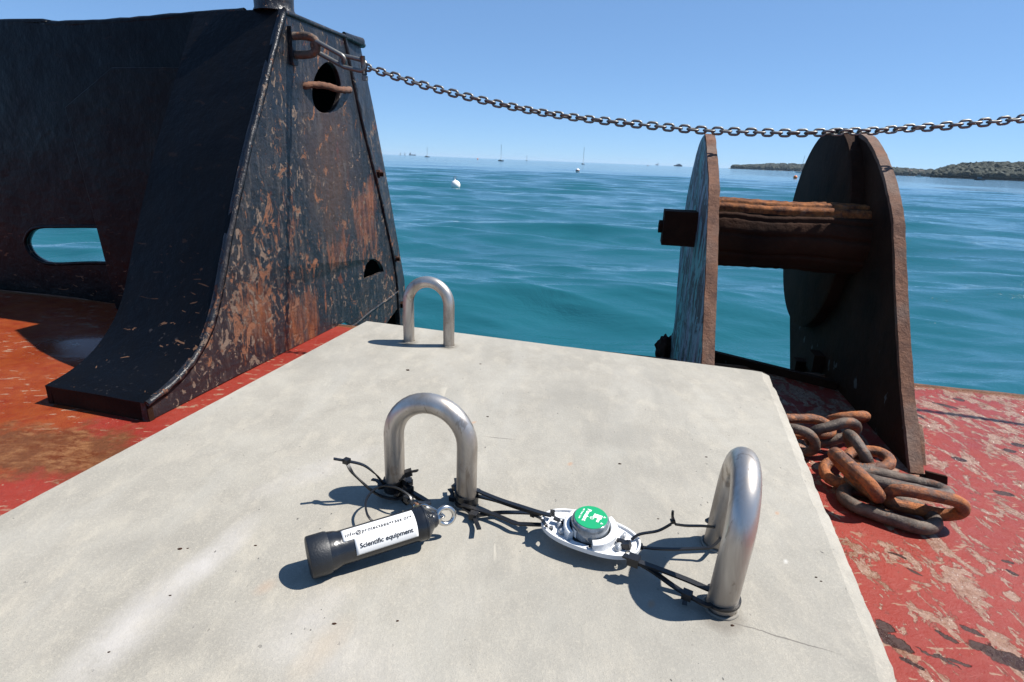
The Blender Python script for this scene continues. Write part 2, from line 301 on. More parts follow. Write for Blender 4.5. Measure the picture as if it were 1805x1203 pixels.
def m_sea():
    n = NB('sea water'); n.tc = n.N.new('ShaderNodeNewGeometry').outputs['Position']
    v = n.map(scale=(.45, 1, 1), rot=(0, 0, RAD(8)))
    dist_ = n.N.new('ShaderNodeVectorMath'); dist_.operation = 'LENGTH'; n.L.new(n.tc, dist_.inputs[0]); fr = n.step(dist_.outputs['Value'], 25, 180)
    h = n.mul(n.noise(.75, 5, .6, vec=v, dist=.5), n.mul(fr, .22))
    h = n.add(h, n.mul(n.noise(1.7, 6, .68, vec=n.map(scale=(.38, 1, 1), rot=(0, 0, RAD(-6))), dist=.9), n.step(dist_.outputs['Value'], 3, 22, .035, .07)))
    h = n.add(h, n.mul(n.noise(3.2, 5, .55, vec=v, dist=.6), .022)); h = n.add(h, n.mul(n.noise(11, 4, .6, vec=v, dist=.4), .006))
    body = n.mix(n.noise(.5, 3), (.011, .125, .165), (.022, .178, .225))
    M["sea"] = n.out(body, .06, 0, n.bump(h, .60, 1.0), IOR=1.56)
m_sea()
def m_trees():
    n = NB('coastal woodland'); n.tc = n.N.new('ShaderNodeNewGeometry').outputs['Position']
    c = n.mix(n.step(n.noise(.08, 4), .35, .65), (.014, .028, .012), (.042, .052, .024))
    c = n.mix(n.step(n.noise(.9, 4), .45, .7, 0, .5), c, (.075, .07, .045))
    M['trees'] = n.out(c, .9)
    n = NB('shore ground'); M['shore'] = n.out(n.mix(n.noise(.05, 4), (.10, .10, .06), (.22, .19, .13)), .9)
m_trees()

# ------------------------------------------------------------------ mesh helpers
def obj(name, verts, faces, mat, parent=None, smooth=True, base=None, angle=None):
    me = bpy.data.meshes.new(name)
    b = base if base is not None else (parent['_b'] if parent is not None and '_b' in parent else (0, 0, 0))
    me.from_pydata([(v[0] - b[0], v[1] - b[1], v[2] - b[2]) for v in verts], [], faces)
    me.materials.append(M[mat] if isinstance(mat, str) else mat)
    if smooth: me.polygons.foreach_set('use_smooth', [True] * len(me.polygons))
    me.update()
    if smooth and angle: me.set_sharp_from_angle(angle=RAD(angle))
    o = bpy.data.objects.new(name, me); COL.objects.link(o)
    if parent is not None: o.parent = parent
    if parent is None: o.location = b
    return o
def props(o, label=None, cat=None, group=None, kind=None):
    for k, v in (('label', label), ('category', cat), ('group', group), ('kind', kind)):
        if v: o[k] = v
    return o
def thing(name, label, cat, loc, group=None):
    o = bpy.data.objects.new(name, None); COL.objects.link(o); o.location = loc; o.empty_display_size = .05
    o['_b'] = [float(x) for x in loc]; props(o, label, cat, group); return o
class MB:
    def __init__(s): s.v = []; s.f = []
    def put(s, vs, fs):
        k = len(s.v); s.v += [tuple(v) for v in vs]; s.f += [tuple(i + k for i in f) for f in fs]; return s
    def box(s, c, sx, sy, sz, u=V((1, 0, 0)), v=None, wv=V((0, 0, 1))):
        v = v or wv.cross(u); c = V(c)
        vs = [c + u * (a * sx / 2) + v * (b * sy / 2) + wv * (d * sz / 2) for d in (-1, 1) for b in (-1, 1) for a in (-1, 1)]
        return s.put(vs, [(0, 2, 3, 1), (4, 5, 7, 6), (0, 1, 5, 4), (2, 6, 7, 3), (0, 4, 6, 2), (1, 3, 7, 5)])
    def tube(s, pts, r, seg=10, closed=False, cap=True, jit=0):
        pts = [V(p) for p in pts]; n = len(pts); rr = r if isinstance(r, (list, tuple)) else [r] * n
        T = []
        for i in range(n):
            a = pts[(i - 1) % n] if closed or i > 0 else pts[i]; b = pts[(i + 1) % n] if closed or i < n - 1 else pts[i]
            T.append((b - a).normalized())
        up = V((0, 0, 1)) if abs(T[0].z) < .9 else V((1, 0, 0)); N = (up - T[0] * up.dot(T[0])).normalized(); Ns = []
        for i in range(n):
            N = (N - T[i] * N.dot(T[i])).normalized(); Ns.append(N.copy())
        vs = []
        for i in range(n):
            B = T[i].cross(Ns[i])
            for k in range(seg):
                a = 2 * pi * k / seg; q = 1
                d = Ns[i] * cos(a) + B * sin(a)
                if jit: q = 1 + jit * MN.noise((pts[i] + d * rr[i]) * (.9 / rr[i]))
                vs.append(pts[i] + d * rr[i] * q)
        fs = []
        for i in range(n if closed else n - 1):
            j = (i + 1) % n
            for k in range(seg):
                l = (k + 1) % seg; fs.append((i * seg + k, j * seg + k, j * seg + l, i * seg + l)[::-1])
        if cap and not closed: fs.append(tuple(range(seg))); fs.append(tuple(range((n - 1) * seg, n * seg))[::-1])
        return s.put(vs, fs)
    def ribbon(s, pts, wd, th, up=V((0, 0, 1))):
        pts = [V(p) for p in pts]; n = len(pts); vs = []; fs = []
        for i, p in enumerate(pts):
            t = (pts[min(i + 1, n - 1)] - pts[max(i - 1, 0)]).normalized(); u = up(i, t) if callable(up) else up
            side = t.cross(u).normalized(); nn = side.cross(t).normalized()
            for a, b in ((-1, -1), (1, -1), (1, 1), (-1, 1)): vs.append(p + side * (a * wd / 2) + nn * (b * th / 2))
        for i in range(n - 1):
            for k in range(4): l = (k + 1) % 4; fs.append((i * 4 + k, i * 4 + l, i * 4 + 4 + l, i * 4 + 4 + k))
        fs += [(3, 2, 1, 0), tuple(4 * n - 4 + k for k in range(4))]
        return s.put(vs, fs)
    def lathe(s, prof, o, ax, seg=40, cap=True):
        ax = V(ax).normalized(); e = (V((0, 0, 1)) if abs(ax.z) < .9 else V((1, 0, 0))); e = (e - ax * e.dot(ax)).normalized(); g = ax.cross(e); o = V(o)
        vs = []; fs = []
        for (a, r) in prof:
            for k in range(seg): t = 2 * pi * k / seg; vs.append(o + ax * a + (e * cos(t) + g * sin(t)) * r)
        for i in range(len(prof) - 1):
            for k in range(seg): l = (k + 1) % seg; fs.append((i * seg + k, i * seg + l, i * seg + seg + l, i * seg + seg + k))
        if cap: fs.append(tuple(range(seg))[::-1]); fs.append(tuple(range((len(prof) - 1) * seg, len(prof) * seg)))
        return s.put(vs, fs)
    def obj(s, name, mat, parent=None, smooth=True, angle=None, base=None): return obj(name, s.v, s.f, mat, parent, smooth, base, angle)
def spline(pts, k=8, closed=False):
    pts = [V(p) for p in pts]; n = len(pts); o = []
    for i in range(n if closed else n - 1):
        g = lambda j: pts[j % n] if closed else pts[max(0, min(n - 1, j))]
        a, b, c, d = g(i - 1), g(i), g(i + 1), g(i + 2)
        for q in range(k):
            t = q / k; o.append(.5 * ((2 * b) + (c - a) * t + (2 * a - 5 * b + 4 * c - d) * t * t + (3 * b - a - 3 * c + d) * t ** 3))
    if not closed: o.append(pts[-1])
    return o
def sp2(pts, k=6, closed=False): return [(p.x, p.y) for p in spline([V((a, b, 0)) for a, b in pts], k, closed)]
def curve_mesh(outline, holes, th, bevel=0.):
    cu = bpy.data.curves.new('tmp', 'CURVE'); cu.dimensions = '2D'; cu.fill_mode = 'BOTH'; cu.extrude = max(th / 2 - bevel, 1e-5)
    cu.bevel_depth = bevel; cu.bevel_resolution = 2; cu.offset = -bevel
    for pl in [outline] + holes:
        sp = cu.splines.new('POLY'); sp.points.add(len(pl) - 1); sp.use_cyclic_u = True
        for q, (x, y) in zip(sp.points, pl): q.co = (x, y, 0, 1)
    o = bpy.data.objects.new('tmp', cu); COL.objects.link(o); dg = bpy.context.evaluated_depsgraph_get()
    me = bpy.data.meshes.new_from_object(o.evaluated_get(dg)); bpy.data.objects.remove(o); bpy.data.curves.remove(cu)
    return me
def plate(name, outline, holes, th, fn, mat, parent=None, bevel=0., jit=0, base=None):    # fn(a, b, c) -> world point; c runs through the thickness
    me = curve_mesh(outline, holes, th, bevel)
    vs = [fn(v.co.x, v.co.y, v.co.z) for v in me.vertices]
    if jit: vs = [v + MN.noise_vector(v * 25) * jit for v in vs]
    fs = [tuple(p.vertices) for p in me.polygons]; bpy.data.meshes.remove(me)
    o = obj(name, vs, fs, mat, parent, True, base); o.data.set_sharp_from_angle(angle=RAD(35)); 
    bm = bmesh.new(); bm.from_mesh(o.data); bmesh.ops.recalc_face_normals(bm, faces=bm.faces); bm.to_mesh(o.data); bm.free()
    return o
def text_mesh(txt, size, spacing=1.0, fit=None):
    cu = bpy.data.curves.new('tmp', 'FONT'); cu.body = txt; cu.size = size; cu.space_character = spacing; cu.align_x = 'CENTER'; cu.align_y = 'CENTER'; cu.resolution_u = 3; cu.offset = size * .018
    o = bpy.data.objects.new('tmp', cu); COL.objects.link(o); bpy.context.view_layer.update(); dg = bpy.context.evaluated_depsgraph_get()
    me = bpy.data.meshes.new_from_object(o.evaluated_get(dg)); bpy.data.objects.remove(o); bpy.data.curves.remove(cu)
    vs = [v.co.copy() for v in me.vertices]; fs = [tuple(p.vertices) for p in me.polygons]; bpy.data.meshes.remove(me)
    if fit:
        x0 = min(v.x for v in vs); x1 = max(v.x for v in vs); k = fit / (x1 - x0); vs = [V(((v.x - (x0 + x1) / 2) * k, v.y * k, 0)) for v in vs]
    return vs, fs

# ------------------------------------------------------------------ sea
def build_sea():
    th = np.concatenate([np.linspace(-180, -66, 40)[:-1], np.linspace(-66, 66, 640), np.linspace(66, 180, 40)[1:]]) * pi / 180
    r = [2.2]
    while r[-1] < 90: r.append(r[-1] * 1.0075)
    while r[-1] < 500: r.append(r[-1] * 1.013)
    while r[-1] < 14000: r.append(r[-1] * 1.05)
    r = np.array(r); Rr, T = np.meshgrid(r, th, indexing='ij')
    x = Rr * np.sin(T); y = Rr * np.cos(T); z = np.zeros_like(x); dx = np.zeros_like(x); dy = np.zeros_like(x)
    cell = np.maximum(Rr * (132 * pi / 180 / 640), np.gradient(r)[:, None] + 0 * T)
    g = np.random.default_rng(11)
    for i in range(170):
        lam = 10 ** g.uniform(math.log10(.15), math.log10(7.5)); k = 2 * pi / lam
        ang = RAD(186 + g.normal() * (15 if lam < 1.5 else 10)); a = .0050 * lam ** .97 * (1.0 if lam < 2.6 else .8) * g.uniform(.5, 1.3)
        kx, ky = sin(ang), cos(ang); ph = k * (kx * x + ky * y) + g.uniform(0, 6.28)
        fade = np.clip((lam / cell - 2.5) / 3, 0, 1); s_, c_ = np.sin(ph), np.cos(ph)
        z += a * fade * s_; dx += -.7 * a * fade * kx * c_ * -1; dy += -.7 * a * fade * ky * c_ * -1
    V3 = np.stack([x + dx, y + dy, z + SEA], -1).reshape(-1, 3)
    nr, nt = x.shape; idx = np.arange(nr * nt).reshape(nr, nt)
    q = np.stack([idx[:-1, :-1], idx[:-1, 1:], idx[1:, 1:], idx[1:, :-1]], -1).reshape(-1, 4)[:, ::-1]
    me = bpy.data.meshes.new('sea'); me.vertices.add(len(V3)); me.vertices.foreach_set('co', V3.ravel())
    me.loops.add(q.size); me.loops.foreach_set('vertex_index', q.ravel().astype(np.int32)); me.polygons.add(len(q))
    me.polygons.foreach_set('loop_start', np.arange(0, q.size, 4, dtype=np.int32)); me.polygons.foreach_set('use_smooth', np.ones(len(q), bool))
    me.update(calc_edges=True); me.validate(); me.materials.append(M['sea'])
    o = bpy.data.objects.new('sea', me); COL.objects.link(o); props(o, kind='structure'); return o
build_sea()

# ------------------------------------------------------------------ headlands and woodland
def ico(sub=1):
    bm = bmesh.new(); bmesh.ops.create_icosphere(bm, subdivisions=sub, radius=1); vs = [v.co.copy() for v in bm.verts]; fs = [tuple(v.index for v in f.verts) for f in bm.faces]; bm.free(); return vs, fs
def headland(px0, px1, dist, depth, prof, seed, ntree, tr):
    # prof: (px, height in photo pixels of the skyline above the waterline) ; terrain strip on the ground at its real distance
    rg = random.Random(seed); k = dist / 1045; verts = []; faces = []; nx, ny = 60, 8
    def hh(px):
        for (a, ha), (b, hb) in zip(prof, prof[1:]):
            if a <= px <= b: return (ha + (hb - ha) * (px - a) / (b - a)) * k
        return (prof[0][1] if px < prof[0][0] else prof[-1][1]) * k
    def pos(u, t):
        px = px0 + (px1 - px0) * u; d = azim(px) * (dist + depth * t); s_ = min(1, t * 2.2) ** .7
        return V((d.x, d.y, SEA - .5 + max(0, hh(px) * .86 - tr * .8) * s_ + MN.noise(d * .01) * 3 * s_ + (1.2 if t > 0 else 0)))
    for j in range(ny):
        for i in range(nx): verts.append(pos(i / (nx - 1), j / (ny - 1)))
    for j in range(ny - 1):
        for i in range(nx - 1): a = j * nx + i; faces.append((a, a + 1, a + nx + 1, a + nx))
    o = obj('headland', verts, faces, 'shore', None, True); props(o, kind='structure')
    iv, if_ = ico(2); mb = MB()
    for q in range(ntree):
        u = rg.random(); t = rg.random() ** 1.3 * .62 + .015; p = pos(u, t); px = px0 + (px1 - px0) * u
        if hh(px) < tr * .9: continue
        r = tr * rg.uniform(.55, 1.15); sd = V((rg.random() * 99, rg.random() * 99, 0))
        mb.put([p + V((v.x * r * 1.15, v.y * r * 1.15, r * .65 + v.z * r)) * 1 + v * (MN.noise(v * 2.2 + sd) * r * .55) for v in iv], if_)
    w_ = mb.obj('woodland', 'trees', None, False); props(w_, 'dark green trees covering the shore', None, None, 'stuff'); return pos
headland(1284, 1500, 2300, 500, [(1284, 1.5), (1300, 4.5), (1330, 6.5), (1345, 8.5), (1380, 10.5), (1400, 10), (1430, 10.5), (1470, 11), (1500, 11)], 1, 1100, 7.5)
hp = headland(1560, 1680, 1900, 420, [(1560, 11), (1580, 10.5), (1600, 10), (1620, 8.5), (1650, 10), (1680, 11)], 2, 480, 6.5)
headland(1642, 2150, 1150, 420, [(1642, 1), (1650, 10), (1665, 17), (1690, 23), (1705, 25.5), (1735, 28), (1770, 28), (1805, 29), (1900, 30), (2150, 24)], 3, 2300, 4.8)
labels_h = ['pale cottage among the trees on the low far shore, leftmost', 'small pale house left of the big wooded headland', 'pale house nearest the big wooded headland']
for i, px in enumerate((1602, 1622, 1636)):
    p = hp((px - 1560) / 120, .12); b = p + V((0, 0, 2)); t = thing('house', labels_h[i], 'house', b, 'houses on the far shore')
    MB().box(b + V((0, 0, 3)), 13, 9, 6).obj('wall', 'house_wall', t, False)
    MB().put([b + V((sx * 7, sy * 5, 6.05)) for sx in (-1, 1) for sy in (-1, 1)] + [b + V((-7, 0, 9.5)), b + V((7, 0, 9.5))], [(0, 2, 5, 4), (1, 4, 5, 3), (0, 4, 1), (2, 3, 5), (0, 1, 3, 2)]).obj('roof', 'roof', t, False)

hz = NB('haze'); hz.N.remove(hz.b); pv = hz.N.new('ShaderNodeVolumePrincipled'); pv.inputs['Color'].default_value = (.62, .80, 1, 1); pv.inputs['Density'].default_value = .00004; pv.inputs['Anisotropy'].default_value = .1
hz.L.new(pv.outputs[0], hz.N['Material Output'].inputs['Volume']); M['haze'] = hz.m
props(MB().box((0, 0, (45 + SEA - 6) / 2), 30000, 30000, 45 - SEA + 6).obj('haze', 'haze', None, False), None, None, None, 'stuff')
# ------------------------------------------------------------------ boats and buoys
def hull(mb, c, L, W, H, u):
    n = V((-u.y, u.x, 0)); vs = []; N = 9
    for i in range(N):
        t = i / (N - 1); wd = W / 2 * (1 - max(0, (t - .35) / .65) ** 2) * (.8 + .2 * min(1, t * 3)); sh = H * (1 + .25 * (2 * t - 1) ** 2)
        for s_, f in ((-1, 1), (-.7, 0), (.7, 0), (1, 1)): vs.append(c + u * (t - .5) * L + n * s_ * max(wd, .02) + V((0, 0, sh if f else -H * .3)))
    fs = []
    for i in range(N - 1):
        for k in range(3): a = i * 4 + k; fs.append((a, a + 1, a + 5, a + 4))
        fs.append((i * 4 + 3, i * 4, i * 4 + 4, i * 4 + 7))
    fs.append((0, 3, 2, 1)); mb.put(vs, fs)
def sailboat(px, dist, L, mast, hd, label, hm='hull_white', lean=0.0, sail=False):
    c = azim(px) * dist; c.z = SEA; u = HV(hd); t = thing('sailboat', label, 'sailboat', c, 'sailboats moored off the shore')
    m = MB(); hull(m, c + V((0, 0, .1)), L, L * .3, L * .1, u); m.obj('hull', hm, t, True, 40)
    MB().box(c + V((0, 0, L * .14)) - u * L * .05, L * .38, L * .17, L * .09, u).obj('cabin', 'ship_white', t, False)
    top = c + V((lean * mast, 0, mast)); MB().tube([c + V((0, 0, L * .1)), top], max(.07, dist * .00024), 6).obj('mast', 'mast', t)
    MB().tube([c + V((0, 0, L * .24)), c + V((0, 0, L * .22)) - u * L * .38], max(.07, dist * .0002), 6).obj('boom', 'hull_dark', t)
    if sail: MB().put([c + V((0, 0, L * .2)), c - u * L * .4 + V((0, 0, L * .2)), top, c + V((.1, .1, L * .2)), c - u * L * .4 + V((.1, .1, L * .2)), top + V((.1, .1, 0))], [(0, 1, 2), (5, 4, 3), (0, 3, 4, 1), (1, 4, 5, 2), (2, 5, 3, 0)]).obj('sail', 'buoy_white', t, False)
sailboat(753, 900, 7.5, 14, 100, 'small sailboat with bare mast just right of the black tower, by the cargo ship', 'hull_dark')
sailboat(883, 480, 4.6, 12.6, 95, 'dark hulled sailboat with tall bare mast, first right of the white buoy', 'hull_dark')
sailboat(928.5, 1150, 4.5, 10.5, 95, 'tiny white sailboat between the two tall bare masts')
sailboat(1028, 500, 3.2, 13.5, 60, 'narrow end-on sailboat with tall mast behind the red and white buoy', 'hull_dark')
sailboat(1411, 560, 7.2, 14, 100, 'white sailboat with leaning mast seen between the two roller plates', 'hull_white', .10)
sailboat(706, 3000, 9, 13, 90, 'faint white sail on the horizon, left one of the pair by the tower', 'hull_white', 0, True)
sailboat(714, 3000, 9, 15, 90, 'faint white sail on the horizon, right one of the pair by the tower', 'hull_white', 0, True)
def ship(name, px, dist, L, H, label, cat, hm, side):
    c = azim(px) * dist; c.z = SEA; u = HV(96); t = thing(name, label, cat, c)
    m = MB(); hull(m, c, L, L * .2, H, u * side); m.obj('hull', hm, t, True, 40)
    b = c - u * side * L * .33
    MB().box(b + V((0, 0, H * 1.7)), L * .22, L * .16, H * 1.6, u).obj('superstructure', 'ship_white', t, False)
    MB().box(b + V((0, 0, H * 2.75)), L * .07, L * .07, H * .6, u).obj('funnel', 'hull_grey', t, False)
ship('cargo_ship', 727, 6000, 66, 9, 'grey cargo ship far out on the horizon beside the tower', 'cargo ship', 'hull_grey', 1)
ship('container_ship', 1158, 8000, 34, 12, 'tiny grey ship on the horizon left of the roller plates', 'ship', 'hull_grey', -1)
c = azim(1195) * 3000; c.z = SEA; u = HV(96); t = thing('ferry', 'dark ferry with upper decks on the horizon beside the left roller plate', 'ferry', c)
m = MB(); hull(m, c, 40, 9, 4, u * -1); m.obj('hull', 'hull_dark', t, True, 40)
MB().box(c + V((0, 0, 6.2)) + u * 3, 26, 7, 4.2, u).obj('lower_deck', 'hull_grey', t, False)
MB().box(c + V((0, 0, 9.9)) + u * 4, 14, 6, 3, u).obj('upper_deck', 'hull_grey', t, False)
MB().tube([c + V((0, 0, 11)) + u * 4, c + V((0, 0, 15)) + u * 4], .5, 6).obj('mast', 'hull_dark', t)
def motorboat(px, dist, L, label, hm):
    c = azim(px) * dist; c.z = SEA; u = HV(100); t = thing('motorboat', label, 'motorboat', c, 'motorboats off the wooded shore')
    m = MB(); hull(m, c, L, L * .32, L * .12, u); m.obj('hull', hm, t, True, 40)
    MB().box(c + V((0, 0, L * .24)) - u * L * .08, L * .36, L * .2, L * .16, u).obj('cabin', 'ship_white' if hm == 'hull_white' else 'hull_grey', t, False)
motorboat(1397, 1500, 7, 'tiny white boat under the low shore left of the leaning mast', 'hull_white')
motorboat(1621, 900, 8.5, 'white motorboat below the houses beside the right roller plate', 'hull_white')
motorboat(1728, 620, 8, 'dark motorboat in front of the big wooded headland', 'hull_dark')
def buoy(px, py, r, label, mat, ring=False, band=None, dist=None):
    c = P(px, py, SEA) if dist is None else azim(px) * dist + V((0, 0, SEA)); t = thing('buoy', label, 'buoy', c, 'mooring buoys')
    cc = c + V((0, 0, r * .62)); MB().lathe([(r * sin(a), max(.004, r * cos(a))) for a in np.linspace(-pi / 2, pi / 2, 20)], cc, (0, 0, 1), 28).obj('float', mat, t)
    if band: MB().lathe([(-.2 * r, r * 1.01), (.25 * r, r * 1.0)], cc, (0, 0, 1), 28, False).obj('band', band, t)
    if ring:
        tp = cc + V((-r * .15, 0, r)); MB().lathe([(-.02, r * .2), (.05, r * .16), (.07, r * .08)], tp, (0, 0, 1), 14).obj('cap', 'buoy_white', t)
        MB().tube([tp + V((sin(a) * .07, 0, .12 + cos(a) * .07)) for a in np.linspace(0, 2 * pi, 14)[:-1]], .014, 6, True).obj('ring', 'grey_chain', t)
buoy(803, 332, .27, 'large round white mooring buoy with a ring on top', 'buoy_white', True)
buoy(1018, 303.5, .36, 'small buoy with white top and dark red band below the end-on sailboat', 'buoy_white', False, 'buoy_red')
buoy(1404, 317, .42, 'orange buoy seen between the two roller plates', 'buoy_orange', dist=150)
buoy(842, 281, .8, 'tiny orange buoy near the horizon, between the white buoy and a bare mast', 'buoy_orange', dist=700)
buoy(1142, 292, .8, 'tiny dark red buoy on the horizon left of the ferry', 'buoy_red', dist=900)

# ------------------------------------------------------------------ barge deck
def build_deck():
    h = HV(101.5); e0 = V((1.025, 1.364, 0)); A = e0 + h * 5; B = e0 - h * 7
    top = [V((A.x, A.y, DZ)), V((A.x - .5, -4, DZ)), V((B.x, -4, DZ)), V((B.x, B.y, DZ))]
    # grid between back line and far edge
    vs = []; fs = []; nx, ny = 60, 40
    for j in range(ny):
        for i in range(nx):
            f = B.lerp(A, i / (nx - 1)); b = V((f.x, -4, 0)); p = b.lerp(f, (j / (ny - 1))); z = DZ + MN.noise(V((p.x, p.y, 0)) * 2.2) * .0015
            vs.append((p.x, p.y, z))
    for j in range(ny - 1):
        for i in range(nx - 1): a = j * nx + i; fs.append((a, a + 1, a + nx + 1, a + nx))
    o = obj('deck', vs, fs, 'deck', None, True); props(o, kind='structure')
    n = V((h.y, -h.x, 0)) * -1
    bar = MB().tube([V((p.x, p.y, DZ - .006)) + n * .002 for p in [B.lerp(A, i / 120) for i in range(121)]], .009, 10, jit=.25).obj('deck_edge', 'rust'); props(bar, kind='structure')
    sd = MB().put([B + n * .001 + V((0, 0, DZ - .008)), A + n * .001 + V((0, 0, DZ - .008)), A + n * .001 + V((0, 0, SEA - 1)), B + n * .001 + V((0, 0, SEA - 1))], [(0, 1, 2, 3)]).obj('hull_side', 'black_worn', None, False); props(sd, kind='structure')
build_deck()
# raised weld seam on the red strip left of the slab
# ------------------------------------------------------------------ concrete slab with its lifting hoops
SL = [P(-330, 1079), P(0, 905), P(645, 565), P(1350, 655), P(1575, 1203)]
_o = (SL[3] - SL[4]).normalized(); _o = V((_o.y, -_o.x, 0)) * .0085; SL[3] = SL[3] + _o; SL[4] = SL[4] + _o
d_l = (SL[2] - SL[1]).normalized(); d_r = (SL[3] - SL[4]).normalized()
cn = [SL[1] - d_l * 1.3, SL[2], SL[3], SL[4] - d_r * 1.15]
slab = thing('concrete_block', 'large smooth pale concrete block on the red deck with three steel hoops', 'concrete block', (0, .6, DZ))
def build_slab():
    loop = []
    for i in range(4):
        a, b = cn[i], cn[(i + 1) % 4]; n_ = int((b - a).length / .006)
        for k in range(n_):
            p = a.lerp(b, k / n_); inward = V((0, 0, 1)).cross((b - a).normalized()) * -1
            loop.append((p, inward, i))
    # rounded clipped corners
    def ring(off, z, j):
        o = []
        for p, inn, i in loop:
            nz = MN.noise(p * 38) * .55 + MN.noise(p * 130) * .45
            ch = 1.0 if i == 2 else .3
            chip = max(0, MN.noise(p * 17 + V((5, 0, 0))) - .25) * (.011 if i == 2 else .004)
            o.append(p + inn * (off * ch + j * nz * (1.3 if i == 2 else .6) + chip * (1 if off > 0 else .3)) + V((0, 0, z + (j * nz * .4 if z < 0 else 0))))
        return o
    R = [ring(.0150, 0, .0009), ring(.0135, -.0009, .0012), ring(.0015, -.0062, .0016), ring(0, -.012, .0014), ring(-.002, DZ + .003, .001)]
    def clampring(pts_, off, z):
        sides = []
        for i in range(4):
            a, b = cn[i], cn[(i + 1) % 4]; sides.append((a, V((0, 0, 1)).cross((b - a).normalized()) * -1, off * (1.0 if i == 2 else .3)))
        o = []
        for p in pts_:
            p = p.copy()
            for a, inn, m_ in sides:
                d_ = (V((p.x, p.y, 0)) - a).dot(inn)
                if d_ < m_ * .8: p += inn * (m_ * .8 - d_)
            o.append(p)
        return o
    R = [clampring(r_, of_, 0) if of_ > .001 else r_ for r_, of_ in zip(R, (.0150, .0135, .0015, 0, 0))]
    # pull the far right corner in a little, as worn off
    n = len(loop); vs = []; fs = []
    cc = cn[2]
    for r_ in R:
        for p in r_:
            dd = (p - V((cc.x, cc.y, p.z))); q = max(0, 1 - dd.length / .03); ctr = (cn[0] + cn[2]) / 2; vs.append(p + (V((ctr.x, ctr.y, 0)) - V((p.x, p.y, 0))).normalized() * q * .003)
    for i in range(len(R) - 1):
        for k in range(n): l = (k + 1) % n; fs.append((i * n + k, i * n + l, i * n + n + l, i * n + n + k)[::1])
    fs.append(tuple(range(n)))
    o = obj('slab', vs, fs, 'concrete', slab, True); o.data.set_sharp_from_angle(angle=RAD(50))
    bm = bmesh.new(); bm.from_mesh(o.data); bmesh.ops.recalc_face_normals(bm, faces=bm.faces); bm.to_mesh(o.data); bm.free()
build_slab()
HOOPR = .0101
def hoop(a, b, H, r, label, tilt=V((0, 0, 0))):
    u = (b - a).normalized(); w_ = (b - a).length / 2; m_ = (a + b) / 2; pts = []
    for z in (-.03, -.01, .0, .012, .024, H * .45): pts.append(a + V((0, 0, z)) + tilt * max(0, z))
    zc = H - r - w_ * 1.02; pts.append(a + V((0, 0, zc)) + tilt * zc)
    for k in range(1, 20):
        t = pi * k / 20; z = zc + sin(t) * w_ * 1.02; pts.append(m_ - u * cos(t) * w_ + V((0, 0, z)) + tilt * z)
    pts.append(b + V((0, 0, zc)) + tilt * zc)
    for z in (H * .45, .024, .012, 0, -.01, -.03): pts.append(b + V((0, 0, z)) + tilt * max(0, z))
    o = MB().tube(pts, r, 28).obj('lifting_hoop', 'steel', slab); o['label'] = label
    for p in (a, b):   # mortar lip round each leg
        k = MB().tube([p + V((cos(t) * (r + .0012), sin(t) * (r + .0012), .0003)) for t in np.linspace(0, 2 * pi, 30)[:-1]], .0016, 6, True, jit=.5).obj('mortar_lip', 'concrete', slab)
    return pts
H2a, H2b = P(697, 864), P(822, 888)
H1a, H1b = P(721, 602), P(791, 610)
H3a, H3b = P(1262, 950), P(1271, 1084)
u3 = (H3b - H3a).normalized(); m3 = (H3a + H3b) / 2; H3a = m3 - u3 * .041; H3b = m3 + u3 * .041
hoop(H1a, H1b, .126, HOOPR, 'far hoop at the back edge of the block by the water')
hoop(H2a, H2b, .1135, HOOPR, 'middle hoop with cable ties round both its legs')
hoop(H3a, H3b, .1145, .0114, 'near right hoop seen almost edge-on', V((.065, .01, 0)))

# ------------------------------------------------------------------ black steel tower, left
TW = Wall(P(262, 745, DZ), 12.69); LW = HV(105) * -1; TWID = .255
def tw(a, z, c=0): return TW.pt(a, z) + V((0, 0, 0)) if c == 0 else TW.pt(a, z, c)
tower = thing('steel_tower', 'tall black steel tower with flared foot and rust streaked side, left of the block', 'steel tower', TW.o)
front = [TW.uv(*p) for p in ((500, 16), (478, 100), (455, 190), (430, 290), (407, 400), (392, 480), (380, 540), (364, 590), (336, 640), (300, 680), (257, 712))]
front = sp2(front, 5)
base_ = [TW.uv(262, 744), TW.uv(420, 662), TW.uv(610, 568)]
rear = [TW.uv(660, 600), TW.uv(700, 545), TW.uv(697, 480), TW.uv(668, 340), TW.uv(640, 225), TW.uv(622, 130), TW.uv(612, 70)]
outline = front + base_ + rear
def rel(p): return p
hole1 = [TW.uv(576 + 25 * cos(t) * (1 - .12 * sin(t)) + 2.5 * sin(t), 155 - 45 * sin(t)) for t in np.linspace(0, 2 * pi, 33)[:-1]]
hole2 = [TW.uv(*p) for p in ((641, 493), (642, 480), (646, 466), (653, 458), (661, 457), (669, 462), (675, 472), (677, 479), (664, 485), (652, 489))]
plate('side_plate', outline, [hole1, hole2], .014, lambda a, z, c: TW.pt(a, z, -.007 + c), 'black_worn', tower, .0015, .0012)
